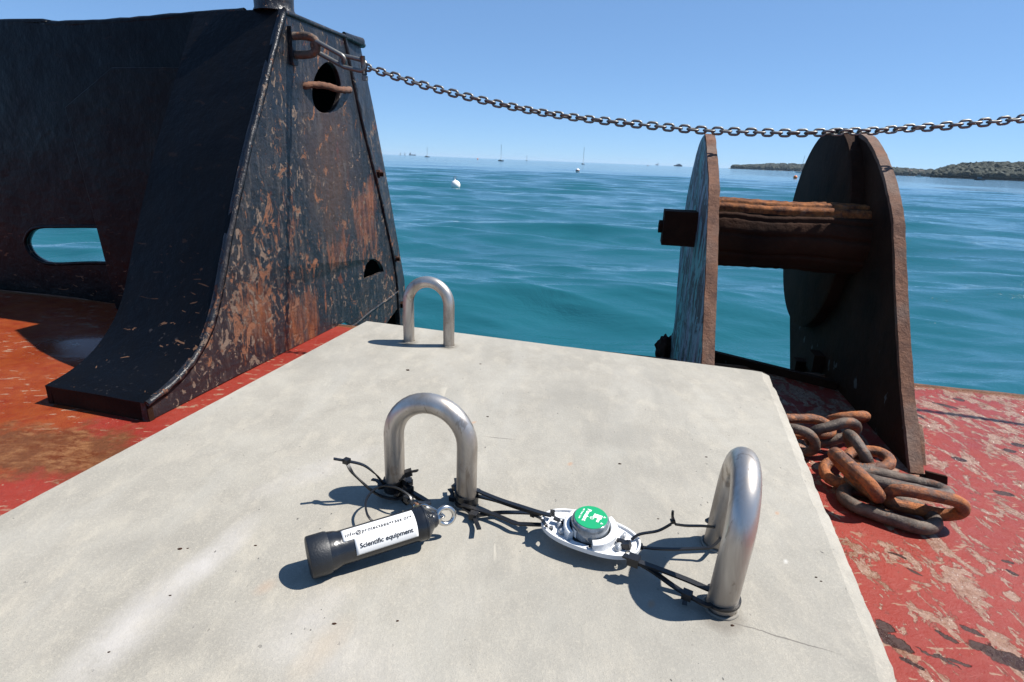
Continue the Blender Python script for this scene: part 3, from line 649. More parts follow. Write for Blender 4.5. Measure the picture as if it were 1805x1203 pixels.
# front plate: flared strip between the right and the left side
def strip(name, prof, th, off0, width, mat, sgn=1):
    vs = []; fs = []; n = len(prof); NW = 6
    nr = []
    for i in range(n):
        a = prof[max(0, i - 1)]; b = prof[min(n - 1, i + 1)]; d = V((b[0] - a[0], b[1] - a[1], 0)).normalized(); nr.append((d.y * -sgn, d.x * sgn))
    for layer in (0, 1):
        for i, (a, z) in enumerate(prof):
            q = nr[i]; aa = a + q[0] * th * layer; zz = z + q[1] * th * layer
            for k in range(NW):
                t = k / (NW - 1); p = TW.pt(aa, zz, 0) + LW * (off0 + (width - off0) * t); vs.append(p + MN.noise_vector(p * 9) * .0015)
    for layer in (0, 1):
        for i in range(n - 1):
            for k in range(NW - 1):
                a = layer * n * NW + i * NW + k; fs.append((a, a + 1, a + NW + 1, a + NW))
    o_ = n * NW
    for i in range(n - 1):
        for k in (0, NW - 1): a = i * NW + k; fs.append((a, a + NW, a + NW + o_, a + o_))
    for k in range(NW - 1):
        for i in (0, n - 1): a = i * NW + k; fs.append((a, a + 1, a + 1 + o_, a + o_))
    o = obj(name, vs, fs, mat, tower, True); bm = bmesh.new(); bm.from_mesh(o.data); bmesh.ops.recalc_face_normals(bm, faces=bm.faces); bm.to_mesh(o.data); bm.free()
    o.data.set_sharp_from_angle(angle=RAD(40)); return o
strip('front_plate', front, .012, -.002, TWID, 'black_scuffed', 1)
MB().tube([TW.pt(a, z, .002) for a, z in front], .0055, 8, jit=.6).obj('weld_bead', 'black_worn', tower)
MB().tube(spline([TW.at(x, y) + TW.n * .001 for x, y in ((606, 583), (628, 570), (655, 548), (680, 530), (702, 513))], 5), .0045, 8, jit=.7).obj('weld_bead', 'black_worn', tower)
# toe of the foot
ft = TW.uv(257, 712); fb = TW.uv(262, 745)
def quadbox(name, p0, p1, p2, p3, d, mat, par, jit=.001):
    vs = [V(p) for p in (p0, p1, p2, p3)] + [V(p) + d for p in (p0, p1, p2, p3)]
    return obj(name, vs, [(0, 1, 2, 3), (7, 6, 5, 4), (0, 4, 5, 1), (1, 5, 6, 2), (2, 6, 7, 3), (3, 7, 4, 0)], mat, par, False)
q0 = TW.pt(ft[0], ft[1] - .001, .001); q1 = TW.pt(fb[0] + .002, .0005, .001)
quadbox('toe_plate', q0, q0 + LW * TWID, q1 + LW * TWID, q1, TW.u * .012, 'rust_dark', tower)
# left side plate, back plate, top plate
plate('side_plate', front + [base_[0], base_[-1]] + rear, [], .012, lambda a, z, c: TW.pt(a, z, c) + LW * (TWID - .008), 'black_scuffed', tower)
bk = [TW.uv(*p) for p in ((612, 74), (640, 225), (668, 340), (697, 480), (704, 560))]
# angled rear flange seen beyond the crease, with studs
RFd = (TW.u * .9 + LW * .62).normalized()
edge = [TW.at(*p) for p in ((606, 64), (640, 225), (668, 340), (697, 480), (704, 580))]
sil = [TW.at(*p) for p in ((640, 74), (664, 190), (690, 330), (718, 495), (722, 580))]
vs = []
for a, b in zip(edge, sil): vs += [a, b, a - TW.n * .012, b - TW.n * .012]
sil = [edge[i] + (sil[i] - edge[i]) * 1.0 - TW.n * .012 for i in range(5)]
vs = []
for a, b in zip(edge, sil): vs += [a, b, a - TW.n * .014, b - TW.n * .014]
fs = []
for i in range(4):
    o_ = i * 4
    for a, b in ((0, 1), (1, 3), (3, 2), (2, 0)): fs.append((o_ + a, o_ + b, o_ + 4 + b, o_ + 4 + a))
fs += [(0, 2, 3, 1), (16, 17, 19, 18)]
obj('rear_flange', vs, fs, 'black_worn', tower, True, None, 30)
MB().tube([e + TW.n * .001 for e in spline(edge, 10)], .006, 8, jit=.7).obj('weld_bead', 'black_worn', tower)
bp = [s_ for s_ in sil]
vs = []
for s_ in sil: vs += [s_ - TW.n * .012, s_ - TW.n * .012 + LW * (TWID - .002)]
vs2 = [v + TW.u * .012 for v in vs]
fs = [(i * 2, i * 2 + 1, i * 2 + 3, i * 2 + 2) for i in range(4)]; k_ = len(vs)
obj('back_plate', vs + vs2, fs + [tuple(k_ + j for j in f) for f in fs], 'black_scuffed', tower, False)
zt = TW.uv(500, 16)[1] - .012; a0 = TW.uv(500, 16)[0]; a1 = TW.uv(640, 74)[0]
def rim(mb, pts, r=.0055): mb.tube(pts, r, 8, jit=.35)
topc = [TW.pt(a0, zt, .001), TW.pt(a1, zt, .001), TW.pt(a1 + .03, zt, -.05), TW.pt(a1 + .02, zt, 0) + LW * TWID, TW.pt(a0, zt, 0) + LW * TWID]
vs = topc + [p + V((0, 0, .012)) for p in topc]
obj('top_plate', vs, [(4, 3, 2, 1, 0), (5, 6, 7, 8, 9)] + [(i, (i + 1) % 5, 5 + (i + 1) % 5, 5 + i) for i in range(5)], 'black_worn', tower, False)
mb = MB(); rim(mb, spline([p + V((0, 0, .006)) for p in (topc[0], topc[0].lerp(topc[1], .6), topc[1], topc[2], topc[2] + LW * .1)], 6)); mb.obj('rim', 'black_worn', tower)
# lip at the rear corner
pA = TW.at(606, 62); pB = TW.at(637, 74)
MB().tube([pA + V((0, 0, .002)), pA.lerp(pB, .5), pB, pB - TW.n * .012, pB - TW.n * .03], [.007, .010, .011, .011, .008], 12, jit=.15).obj('corner_lip', 'black_worn', tower)
# bollard head on top
cap_c = TW.pt(a0 + .035, zt + .012, 0) + LW * .05
MB().lathe([(0, .050), (.008, .046), (.02, .046), (.10, .050), (.13, .049), (.14, .03)], cap_c, (0, 0, 1), 28).obj('post_cap', 'black_worn', tower, True, 40)
# small round things: studs, handle, D-ring
for (x, y) in ((664, 307), (694, 457), (708, 538)):
    p = TW.at(x, y) + TW.n * .002 - TW.n * .015; ax = (TW.n + TW.u * .35).normalized(); 
    st = MB().lathe([(0, .013), (.022, .013), (.022, .008), (.034, .008)], p, ax, 6).obj('stud', 'rust_dark', tower, False)
    MB().lathe([(.034, .0078), (.037, .006)], p, ax, 12).obj('stud_tip', 'bright', st)
    st['_b'] = 0; del st['_b']
hp_ = [TW.at(537, 152), TW.at(545, 150) + TW.n * .012, TW.at(560, 152) + TW.n * .026, TW.at(580, 158) + TW.n * .03, TW.at(600, 159) + TW.n * .024, TW.at(614, 158) + TW.n * .004]
MB().tube([hp_[0] - TW.n * .004] + spline(hp_, 6) + [hp_[-1] - TW.n * .01], .0085, 12, jit=.3).obj('grab_bar', 'rust', tower)
rt, rb = TW.at(512, 64), TW.at(516, 97); vv = (rb - rt)
rp = [rt - TW.n * .01, rt + TW.n * .03]
for t in np.linspace(0, pi, 12): rp.append((rt + rb) / 2 + TW.n * (.042 + .028 * sin(t)) - vv / 2 * cos(t))
rp += [rb + TW.n * .03, rb - TW.n * .01]
ring_o = MB().tube(rp, .0095, 14, jit=.15).obj('eye_ring', 'grey_chain', tower)
MB().box(TW.at(513, 82) + TW.n * .004, .02, .012, .085, TW.u).obj('pad_plate', 'black_worn', tower, False)

# ------------------------------------------------------------------ bulwark with the mooring hole, far left
BWL = Wall(P(100, 520, DZ), 105.5)
bul = thing('bulwark', 'high black steel bulwark with an oval mooring hole showing the sea, left of the tower', 'bulwark', BWL.o)
bt = [BWL.uv(*p) for p in ((0, 32), (60, 34), (90, 35), (150, 33), (200, 30), (270, 24), (345, 18))]
e = bt[0]; bt = [(-3.6, e[1] + .05), (-1.6, e[1] + .01)] + bt + [(BWL.uv(420, 20)[0], bt[-1][1] + .004)]
bt = sp2(bt, 4)
RB = lambda z: max(0, z - .30) ** 1.6 * .12
bt = [(a, CAMH - DZ + (z + DZ - CAMH) * (1 + RB(z + DZ) / 1.8) - .013) for a, z in bt]
ol = [(-3.6, -.02)] + [(x, z) for x, z in bt] + [(BWL.uv(420, 20)[0], -.02)]
hl = [BWL.uv(*p) for p in ((49, 428), (53, 413), (62, 404), (80, 400), (120, 399), (175, 399), (215, 400), (232, 412), (236, 432), (230, 455), (212, 463), (160, 463), (100, 465), (76, 460), (58, 447))]
hl = sp2(hl, 4, True)
def bfn(a, z, c): back = max(0, z - .40) ** 1.5 * .55; return BWL.pt(a, z, c) - BWL.n * back
# face as a fine grid so that its upper part can roll back, hole cut by the outline
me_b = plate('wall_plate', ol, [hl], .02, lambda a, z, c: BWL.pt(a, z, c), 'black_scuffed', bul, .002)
bm = bmesh.new(); bm.from_mesh(me_b.data)
for zc in np.arange(.30, .9, .05):
    bmesh.ops.bisect_plane(bm, geom=bm.verts[:] + bm.edges[:] + bm.faces[:], plane_co=(0, 0, zc), plane_no=(0, 0, 1))
for v in bm.verts:
    z = v.co.z + BWL.o.z
    if z > .30: v.co -= BWL.n * RB(z)
bm.to_mesh(me_b.data); bm.free()
MB().tube([BWL.pt(a, z, 0) - BWL.n * RB(z + DZ) for a, z in bt], .011, 8, jit=.2).obj('top_rail', 'black_scuffed', bul)
MB().tube([BWL.pt(a, z, .008) for a, z in hl], .006, 8, True, jit=.2).obj('hole_rim', 'black_scuffed', bul)
k_ = len(hl); r0_ = [BWL.pt(a, z, -.006) for a, z in hl]; r1_ = [BWL.pt(a - .095, z - .016, -.076) for a, z in hl]; am = sum(a for a, z in hl) / k_; zm = sum(z for a, z in hl) / k_
r2_ = [v + (BWL.pt(am - .095, zm - .016, -.076) - v) * -.08 for v in r1_]; r3_ = [v + (BWL.pt(am, zm, -.006) - v) * -.08 for v in r0_]
fs_ = [(q * k_ + i, q * k_ + (i + 1) % k_, ((q + 1) % 4) * k_ + (i + 1) % k_, ((q + 1) % 4) * k_ + i) for q in range(4) for i in range(k_)]
obj('sun_block_sleeve', r0_ + r1_ + r2_ + r3_, fs_, 'black_scuffed', bul, True, None, 40)  # added sleeve, skewed out of view, stops sun passing through the hole
# slanted bracket plate between bulwark and tower
GW = Wall(BWL.o + BWL.n * .07 if (CAM - BWL.o).dot(BWL.n) > 0 else BWL.o - BWL.n * .07, 105.5)
gp = [GW.uv(*p) for p in ((118, 190), (150, 310), (190, 466), (208, 545), (330, 545), (330, 120), (200, 120))]
plate('bracket_plate', gp, [], .014, lambda a, z, c: GW.pt(a, z, c), 'black_scuffed', bul, .002)

# ------------------------------------------------------------------ bow roller: two cheek plates and a drum
N2 = P(1605, 835, DZ); RH = 11.5; W2 = Wall(N2, RH)
axd = V((cos(RAD(RH)), -sin(RAD(RH)), 0))
# left cheek plane: its near edge lies square across from the right cheek's near edge
d_ = ray(1248, 430); nrm = V((sin(RAD(RH)), cos(RAD(RH)), 0)); N2m = W2.at(1597, 500)
kk = (N2m - CAM).dot(nrm) / d_.dot(nrm); N1 = CAM + d_ * kk; N1.z = DZ; W1 = Wall(N1, RH)
roller = thing('bow_roller', 'rusty roller with a drum between two tall rounded plates at the deck edge', 'bow roller', (N1 + N2) / 2)
TH = .0185
o1 = [(1238, 660), (1242, 560), (1247, 440), (1249, 380), (1251, 330), (1249, 290), (1247, 262), (1246, 245), (1243, 237), (1239, 240), (1232, 255), (1224, 285), (1214, 330), (1206, 380), (1199, 440), (1194, 500), (1188, 575), (1182, 592), (1174, 604), (1170, 640), (1168, 700)]
c1 = [W1.uv(*p) for p in o1]; lo = W1.uv(1236, 700)
c1 = sp2(c1, 3); c1.append((c1[0][0], c1[-1][1]))
plate('cheek_plate', [(a, max(z, -.38 if a > .42 else .0)) for a, z in c1], [], TH, lambda a, z, c: W1.pt(a, z, c + TH / 2), 'turquoise', roller, .002, .0006)['label'] = 'left cheek plate with flaked turquoise paint'
o2 = [(1605, 836), (1597, 760), (1590, 690), (1584, 600), (1579, 500), (1576, 420), (1575, 390), (1568, 350), (1558, 310), (1545, 275), (1530, 248), (1515, 237), (1503, 234), (1488, 240), (1470, 258), (1450, 287), (1430, 325), (1413, 370), (1400, 430), (1393, 500), (1392, 560), (1392, 660)]
c2 = [W2.uv(*p) for p in o2]; c2 = sp2(c2, 3)
c2 = [(a, z) for a, z in c2] + [(c2[-1][0], -.20), (W2.uv(1480, 745)[0] + .0, -.20)]
c2 = [(a, z if a > .42 else max(z, .0)) for a, z in c2[:-1]] + [(.42, -.2), (.42, 0.0)]
plate('cheek_plate', c2, [], TH, lambda a, z, c: W2.pt(a, z, c + TH / 2), 'rust_dark', roller, .002, .0006)['label'] = 'right cheek plate, dark with grey paint flakes'
# rusty edge strips that cover the plate edges
def edge_strip(Wl, pts, off, name='edge_strip'):
    pp = sp2([Wl.uv(*p) for p in pts], 6); mb = MB(); n = len(pp)
    ctr = V((sum(a for a, z in pp) / n + .35, .2, 0)); vs = []
    for i, (a, z) in enumerate(pp):
        p0 = pp[max(0, i - 1)]; p1 = pp[min(n - 1, i + 1)]; d = V((p1[0] - p0[0], p1[1] - p0[1], 0)).normalized(); q = (-d.y, d.x)
        if (q[0]) > 0: q = (-q[0], -q[1])
        for e_, c in ((-.006, -.002), (.0035, -.002), (.0035, TH + .002), (-.006, TH + .002)):
            p = Wl.pt(a + q[0] * e_, z + q[1] * e_, c); vs.append(p + MN.noise_vector(p * 60) * .0012)
    fs = []
    for i in range(n - 1):
        for k in range(4): l = (k + 1) % 4; fs.append((i * 4 + k, i * 4 + l, i * 4 + 4 + l, i * 4 + 4 + k))
    fs += [(0, 1, 2, 3), tuple(4 * n - 4 + k for k in (3, 2, 1, 0))]
    o = obj(name, vs, fs, 'rust', roller, True, None, 40); bm = bmesh.new(); bm.from_mesh(o.data); bmesh.ops.recalc_face_normals(bm, faces=bm.faces); bm.to_mesh(o.data); bm.free(); o.data.set_sharp_from_angle(angle=RAD(40))
edge_strip(W1, o1[:9] if False else [(1238, 655), (1242, 560), (1247, 440), (1249, 380), (1251, 330), (1249, 290), (1247, 262), (1246, 247), (1243.5, 238.5)], 0)
edge_strip(W2, [(1605, 834), (1597, 760), (1590, 690), (1584, 600), (1579, 500), (1576, 420), (1575, 390), (1568, 350), (1558, 310), (1545, 275), (1530, 248), (1516, 238)], 0)
# drum
D1 = W1.at(1225, 406); Dl = (W2.o - W1.o).dot(axd) - TH
dc = V((D1.x, D1.y, D1.z)); rad = .083
prof = [(TH - .001, rad)]
for i in range(40):
    t = i / 39; prof.append((TH + t * (Dl), rad * (1 + .02 * sin(t * 9) + .012 * random.uniform(-1, 1))))
vs = []; fs = []; seg = 180
GR = [(.12, .05), (.42, .05), (.78, .09), (1.05, .04), (1.5, .05), (2.1, .05), (2.7, .05), (3.3, .05), (3.9, .05), (4.5, .05), (5.1, .05), (5.45, .05), (5.75, .07), (6.02, .04)]
def grv(t): return sum(-.075 * (w_ / .05) * math.exp(-(((t - g0_ + pi) % (2 * pi) - pi) / w_) ** 2) for g0_, w_ in GR)
e = V((0, 0, 1)); g = axd.cross(e)
for (a, r_) in prof:
    for k in range(seg):
        t = 2 * pi * k / seg; rr = r_ * (1 + grv(t + .03 * sin(a * 30) + .03 * MN.noise(V((a * 40, 0, 0))))) + MN.noise(V((a * 12, sin(t) * 3, cos(t) * 3))) * .002
        vs.append(dc + axd * a + (e * cos(t) + g * sin(t)) * rr)
for i in range(len(prof) - 1):
    for k in range(seg): l = (k + 1) % seg; fs.append((i * seg + k, i * seg + l, i * seg + seg + l, i * seg + seg + k))
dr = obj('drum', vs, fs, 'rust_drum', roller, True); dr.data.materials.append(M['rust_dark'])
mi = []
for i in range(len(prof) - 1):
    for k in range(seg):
        t = 2 * pi * k / seg; lit_rust_band = any(abs((t - b + pi) % (2 * pi) - pi) < w_ for b, w_ in ((6.15, .13), (.02, .12), (.27, .12), (5.88, .10), (.6, .14), (5.60, .035))); mi.append(0 if lit_rust_band else 1)
dr.data.polygons.foreach_set('material_index', mi)  # orange rust only on the sunlit top; darker faces paint in the shade below
# disc flange on the right cheek
cu, cz = W2.uv(1452, 410); eu, ez = W2.uv(1431, 556); rdisc = abs(ez - cz) * 1.0
rdisc = (W2.at(1440, 262) - W2.at(1440, 556)).length / 2; cu, cz = W2.uv(1450, 408)
print('disc r', rdisc)
MB().lathe([(-.030, rdisc * .985), (-.027, rdisc), (0.001, rdisc)], W2.pt(cu, cz), axd, 64).obj('flange_disc', 'rust_dark', roller, True, 40)
# axle block outside the left cheek, with its square nut
A1 = W1.at(1225, 403)
MB().box(A1 - axd * .040, .080, .084, .084, axd).obj('axle_block', 'rust_dark', roller, False)
MB().lathe([(0, .016), (.010, .016), (.011, .011)], A1 - axd * .08, axd * -1, 6).obj('axle_nut', 'rust_dark', roller, False)
# welded lugs on the right cheek and the doubled foot, foot lump of the left cheek
for (x, y, s_) in ((1447, 638, .052), (1416, 645, .04)):
    MB().box(W2.at(x, y) - axd * .012, .03, s_, s_ * .9, axd).obj('lug', 'rust_dark', roller, False)
fx = W2.uv(1610, 835)[0]
WF = Wall(N2 + axd * (TH + .003), RH); fo = [WF.uv(*p) for p in ((1612, 838), (1611, 800), (1609, 765), (1606, 747), (1598, 742), (1585, 760), (1580, 838))]
plate('foot_bar', sp2(fo[:4], 3)[:-1] + fo[3:], [], .02, lambda a, z, c: WF.pt(a, z, c + .0105), 'rust', roller, .003, .003)
ft1 = W1.at(1186, 600)
iv, if_ = ico(4); c = W1.at(1180, 618) - axd * .012
MB().put([c + W1.u * (v.y * .055 * (1 + .4 * MN.noise(v * 2.2))) + axd * (v.x * .03 * (1 + .4 * MN.noise(v * 3))) + V((0, 0, v.z * .045 * (1 + .5 * MN.noise(v * 2.6 + V((7, 0, 0)))))) for v in iv], if_).obj('foot_lump', 'rust_dark', roller)
# low sill plate joining the two cheeks along the deck edge
sl0 = W1.pt(.40, -.03, TH + .004); sl1 = W2.pt(.40, -.03, -.004)
quadbox('sill_plate', sl0, sl1, sl1 + V((0, 0, .05)), sl0 + V((0, 0, .05)), W1.u * .02, 'rust_dark', roller)

# ------------------------------------------------------------------ guard chain across the gap
def link_mesh(pitch, r, wdt, seg=8, n=7, stud=False):
    # stadium ring in the local xz plane, long axis x; pitch = inner length
    hl_ = pitch / 2 + r - wdt / 2; pts = []
    hl_ = max(hl_, .001)
    for k in range(n): t = -pi / 2 + pi * k / (n - 1); pts.append(V((hl_ + cos(t) * wdt / 2, 0, sin(t) * wdt / 2)))
    for k in range(n): t = pi / 2 + pi * k / (n - 1); pts.append(V((-hl_ + cos(t) * wdt / 2, 0, sin(t) * wdt / 2)))
    mb = MB().tube(pts, r, seg, True); me = bpy.data.meshes.new('link'); me.from_pydata(mb.v, [], mb.f); me.polygons.foreach_set('use_smooth', [True] * len(me.polygons)); me.update(); return me
def place(name, me, mat, parent, pos, xdir, roll, zref=V((0, 0, 1))):
    o = bpy.data.objects.new(name, me); COL.objects.link(o); o.parent = parent
    x = V(xdir).normalized(); y0 = zref.cross(x).normalized(); z0 = x.cross(y0)
    y = y0 * cos(roll) + z0 * sin(roll); z = x.cross(y); b = V(parent['_b'])
    o.matrix_local = Matrix(((x.x, y.x, z.x, pos.x - b.x), (x.y, y.y, z.y, pos.y - b.y), (x.z, y.z, z.z, pos.z - b.z), (0, 0, 0, 1)))
    if mat and not me.materials: me.materials.append(M[mat])
    return o
CW = Wall(V((1.07, 1.3166, 0)), math.degrees(math.atan2(-1.57, .228)) + 180)
ring_c = (rt + rb) / 2 + TW.n * .066
CW = Wall(V((1.07, 1.3166, 0)), math.degrees(math.atan2(1.07 - ring_c.x, 1.3166 - ring_c.y)))
pts = [CW.at(*p) for p in ((640, 117), (700, 136), (748, 151), (800, 165), (850, 177), (900, 188), (950, 198), (1010, 207), (1070, 214), (1130, 220), (1180, 225), (1240, 230), (1290, 232), (1350, 234), (1400, 235), (1450, 234), (1490, 232.5), (1545, 231), (1600, 226.5), (1650, 224), (1700, 219), (1750, 215), (1805, 209))]
dl = (pts[-1] - pts[-3]).normalized(); last = pts[-1]
for k in range(1, 9): pts.append(last + dl * (.1 * k) + V((0, 0, .004 * k * k)))
cur = spline(pts, 14)
gchain = thing('guard_chain', 'thin grey steel chain slung from the tower across the gap above the roller', 'chain', cur[0])
lm = link_mesh(.0185, .0028, .0142); seg_len = 0; s_t = .0185; i = 0; acc = 0.0; nl = 0; nxt = .0185 / 2
for a, b in zip(cur, cur[1:]):
    L = (b - a).length
    while acc + L >= nxt:
        p = a.lerp(b, (nxt - acc) / L); place('link', lm, 'galv', gchain, p, b - a, (pi / 2 if nl % 2 else 0) + .28 * sin(nl * .16 + .8) - .1 + random.uniform(-.08, .08)); nl += 1; nxt += s_t
    acc += L
print('links', nl)
# long quick link and bow shackle that hang the chain on the ring
qa, qb = ring_c - TW.n * .004, CW.at(604, 108); d1 = (qb - qa).normalized()
ql = link_mesh((qb - qa).length - .0, .0055, .024, 10, 9); place('quick_link', ql, 'galv', gchain, (qa + qb) / 2, d1, RAD(25))
sb_ = CW.at(641, 117); d2 = (sb_ - qb).normalized()
sh = link_mesh((sb_ - qb).length, .0052, .026, 10, 9); so_ = place('shackle', sh, 'galv', gchain, (qb + sb_) / 2, d2, RAD(-15))
px_ = sb_; MB().tube([px_ + V((-.002, 0, .022)), px_ + V((.002, 0, -.02))], .006, 10).obj('shackle_pin', 'galv', gchain)
MB().lathe([(0, .0075), (.01, .0075)], px_ + V((.002, 0, -.022)), (0, 0, -1), 6).obj('shackle_nut', 'galv', gchain, False)

# ------------------------------------------------------------------ heavy chain heaped on the deck
def Z1(X, Y, z): return P(1380 + X / 4.627, 700 + Y / 4.627, z)
hchain = thing('heavy_chain', 'heap of heavy rusty chain links lying on the red deck by the right roller plate', 'chain', Z1(700, 700, DZ))
def biglink(A, B, roll, mat, r=.0112, wdt=.05, label=None, bend=0):
    r *= .93
    hl_ = (B - A).length / 2 - wdt / 2; hl_ = max(hl_, .006); pts = []; n = 13
    for k in range(n): t = -pi / 2 + pi * k / (n - 1); pts.append(V((hl_ + cos(t) * wdt / 2, 0, sin(t) * wdt / 2)))
    for k in range(4): pts.append(V((hl_ * (1 - 2 * (k + 1) / 5), bend * sin(pi * (k + 1) / 5), wdt / 2)))
    for k in range(n): t = pi / 2 + pi * k / (n - 1); pts.append(V((-hl_ + cos(t) * wdt / 2, 0, sin(t) * wdt / 2)))
    for k in range(4): pts.append(V((-hl_ * (1 - 2 * (k + 1) / 5), bend * sin(pi * (k + 1) / 5), -wdt / 2)))
    x = (B - A).normalized(); y0 = V((0, 0, 1)).cross(x).normalized(); z0 = x.cross(y0); y = y0 * cos(roll) + z0 * sin(roll); z = x.cross(y); c = (A + B) / 2
    o = MB().tube([c + x * p.x + y * p.y + z * p.z for p in pts], r, 18, True, jit=.10).obj('link', mat, hchain)
    if label: o['label'] = label
    return c, x, y, z
q = DZ + .012
FL = RAD(90)   # flat on the deck
biglink(Z1(-60, 240, q + .03), Z1(375, 240, q + .03), FL + .15, 'rust_chain', .0102, .052)
biglink(Z1(400, 190, q + .03), Z1(655, 165, q + .045), FL - .6, 'rust_chain', .0102, .05)
biglink(Z1(215, 345, q + .015), Z1(600, 245, q + .05), RAD(28), 'grey_chain', .0102, .048)
biglink(Z1(30, 330, q + .02), Z1(200, 380, q + .02), RAD(15), 'grey_chain', .0098, .05)
biglink(Z1(540, 330, q + .045), Z1(690, 540, q + .02), RAD(35), 'grey_chain', .0100, .048)
biglink(Z1(545, 520, q + .018), Z1(848, 500, q + .03), FL + .1, 'rust_chain', .0102, .052)
biglink(Z1(425, 480, q + .048), Z1(775, 800, q + .030), RAD(42), 'rust_chain', .0106, .05)
c_h = biglink(Z1(600, 620, q + .03), Z1(1335, 790, q + .032), FL - .22, 'grey_chain', .0115, .062, 'large grey forged link with raised lettering')
biglink(Z1(850, 800, q + .022), Z1(1465, 925, q + .025), RAD(30), 'rust_chain', .0102, .046, 'straight sided orange rusted link, nearest the open deck')
c_j = biglink(Z1(490, 780, q), Z1(1240, 1030, q), FL, 'grey_chain', .0112, .066, 'dark grey link lying flat under the heap')
biglink(Z1(370, 600, q + .008), Z1(640, 640, q + .012), FL + .35, 'rust_chain', .0100, .05)
biglink(Z1(600, 690, q + .004), Z1(800, 800, q + .004), RAD(70), 'grey_chain', .0100, .048)
def emboss(txt, px, py, z, adir, size, par, nm='raised_lettering'):
    vs_, fs_ = text_mesh(txt, size); a = V(adir).normalized(); b = V((0, 0, 1)).cross(a); tilt = (b + V((0, 0, .7))).normalized(); o = P(px, py, z); n_ = a.cross(tilt)
    top = [o + a * v.x + tilt * v.y + n_ * .0012 for v in vs_]; bot = [p - n_ * .004 for p in top]; k = len(top)
    obj(nm, top + bot, fs_ + [tuple(k + i_ for i_ in f[::-1]) for f in fs_], 'grey_chain', par, False)
emboss('LRST', 1380 + 690 / 4.627, 700 + 566 / 4.627, q + .052, Z1(900, 600, q) - Z1(600, 560, q), .010, hchain)
# loose lug by the plate foot
lug = thing('deck_lug', 'small dark steel lug on the red deck beside the foot of the right roller plate', 'steel lug', P(1650, 845, DZ))
MB().box(P(1650, 842, DZ + .010), .03, .018, .014, HV(120), None, V((0, .35, 1)).normalized()).obj('lug_block', 'rust_dark', lug, False)
MB().box(P(1641, 843, DZ + .004), .03, .014, .006, HV(100)).obj('lug_strap', 'rust_dark', lug, False)

# ------------------------------------------------------------------ black instrument canister
c0 = P(543, 984, .0176); c1_ = P(770, 914, .0225); ax = (c1_ - c0).normalized(); Lc = (c1_ - c0).length; rT = .0142; rC = .0170
can = thing('instrument_canister', 'black tube shaped instrument canister with two white printed labels lying on the block', 'instrument canister', V((c0.x, c0.y, 0)))
capL = Lc * .15
MB().lathe([(0, rC * .9), (.0005, rC * .97), (.0014, rC), (capL * .5, rC), (capL - .002, rC), (capL, rC * .96)], c0, ax, 64).obj('end_cap', 'cap_black', can, True, 35)
b0 = capL + .001; b1 = Lc * .885
MB().lathe([(capL - .001, rC * .95), (b0 + .002, rC * .92), (b0 + .0045, rT * 1.07), (b0 + .0075, rT), (b1 * .8, rT), (b1 - .0085, rT), (b1 - .0075, rT + .0006), (b1, rT + .0008)], c0, ax, 64).obj('tube', 'tube_black', can, True, 40)
MB().lathe([(b1 - .0005, rT + .0012), (b1 + .001, rT + .0012), (Lc - .0045, .0078), (Lc - .002, .0072), (Lc, .0055)], c0, ax, 56).obj('cone', 'tube_black', can, True, 30)
g2 = MB()
for k in range(60):
    t = 2 * pi * k / 60 + random.uniform(-.03, .03)
e_ = (V((0, 0, 1)) - ax * ax.z).normalized(); g_ = ax.cross(e_)      # e_: up, g_: sideways
def onTube(s_, t, r_): return c0 + ax * s_ + (e_ * cos(t) + g_ * sin(t)) * r_
sgn = 1 if (CAM - c0).dot(g_) > 0 else -1
def wrap_label(s0, s1, t0, t1, ra, nm):
    vs = []; fs = []; n1, n2 = 24, 14
    for l in (0, 1):
        for i in range(n1 + 1):
            for j in range(n2 + 1): vs.append(onTube(s0 + (s1 - s0) * i / n1, sgn * (t0 + (t1 - t0) * j / n2), ra + l * .0002))
    K = (n1 + 1) * (n2 + 1)
    for l in (0, 1):
        for i in range(n1):
            for j in range(n2): a = l * K + i * (n2 + 1) + j; fs.append((a, a + 1, a + n2 + 2, a + n2 + 1))
    for i in range(n1):
        for j in (0, n2): a = i * (n2 + 1) + j; fs.append((a, a + n2 + 1, a + n2 + 1 + K, a + K))
    for j in range(n2):
        for i in (0, n1): a = i * (n2 + 1) + j; fs.append((a, a + 1, a + 1 + K, a + K))
    o = obj(nm, vs, fs, 'label_white', can, True); bm = bmesh.new(); bm.from_mesh(o.data); bmesh.ops.recalc_face_normals(bm, faces=bm.faces); bm.to_mesh(o.data); bm.free(); return o
def wrap_text(txt, size, sc_, tc_, ra, par, spacing=1.0, fit=None):
    vs_, fs_ = text_mesh(txt, size, spacing, fit); v2 = [onTube(sc_ + v.x, sgn * (tc_ - v.y / ra), ra) for v in vs_]
    b = V(can['_b']); o = obj('printed_text', v2, fs_, 'print_black', can, False); o.parent = par; o.matrix_parent_inverse.identity(); return o
LS0, LS1 = Lc * .25, Lc * .80
la = wrap_label(LS0, LS1, RAD(-9), RAD(38), rT + .0002, 'label'); la['label'] = 'upper white label reading info@projectseagrass.org'
lb = wrap_label(LS0 + Lc * .075, LS1, RAD(38.5), RAD(94), rT + .0004, 'label'); lb['label'] = 'lower white label reading Scientific equipment'
wrap_text('info@projectseagrass.org', .0079, (LS0 + LS1) / 2, RAD(20), rT + .0007, la, 1.12, (LS1 - LS0) * .93)
wrap_text('Scientific equipment', .0088, (LS0 + LS1) / 2 + Lc * .035, RAD(65), rT + .0009, lb, 1.0, (LS1 - LS0 - Lc * .075) * .86)
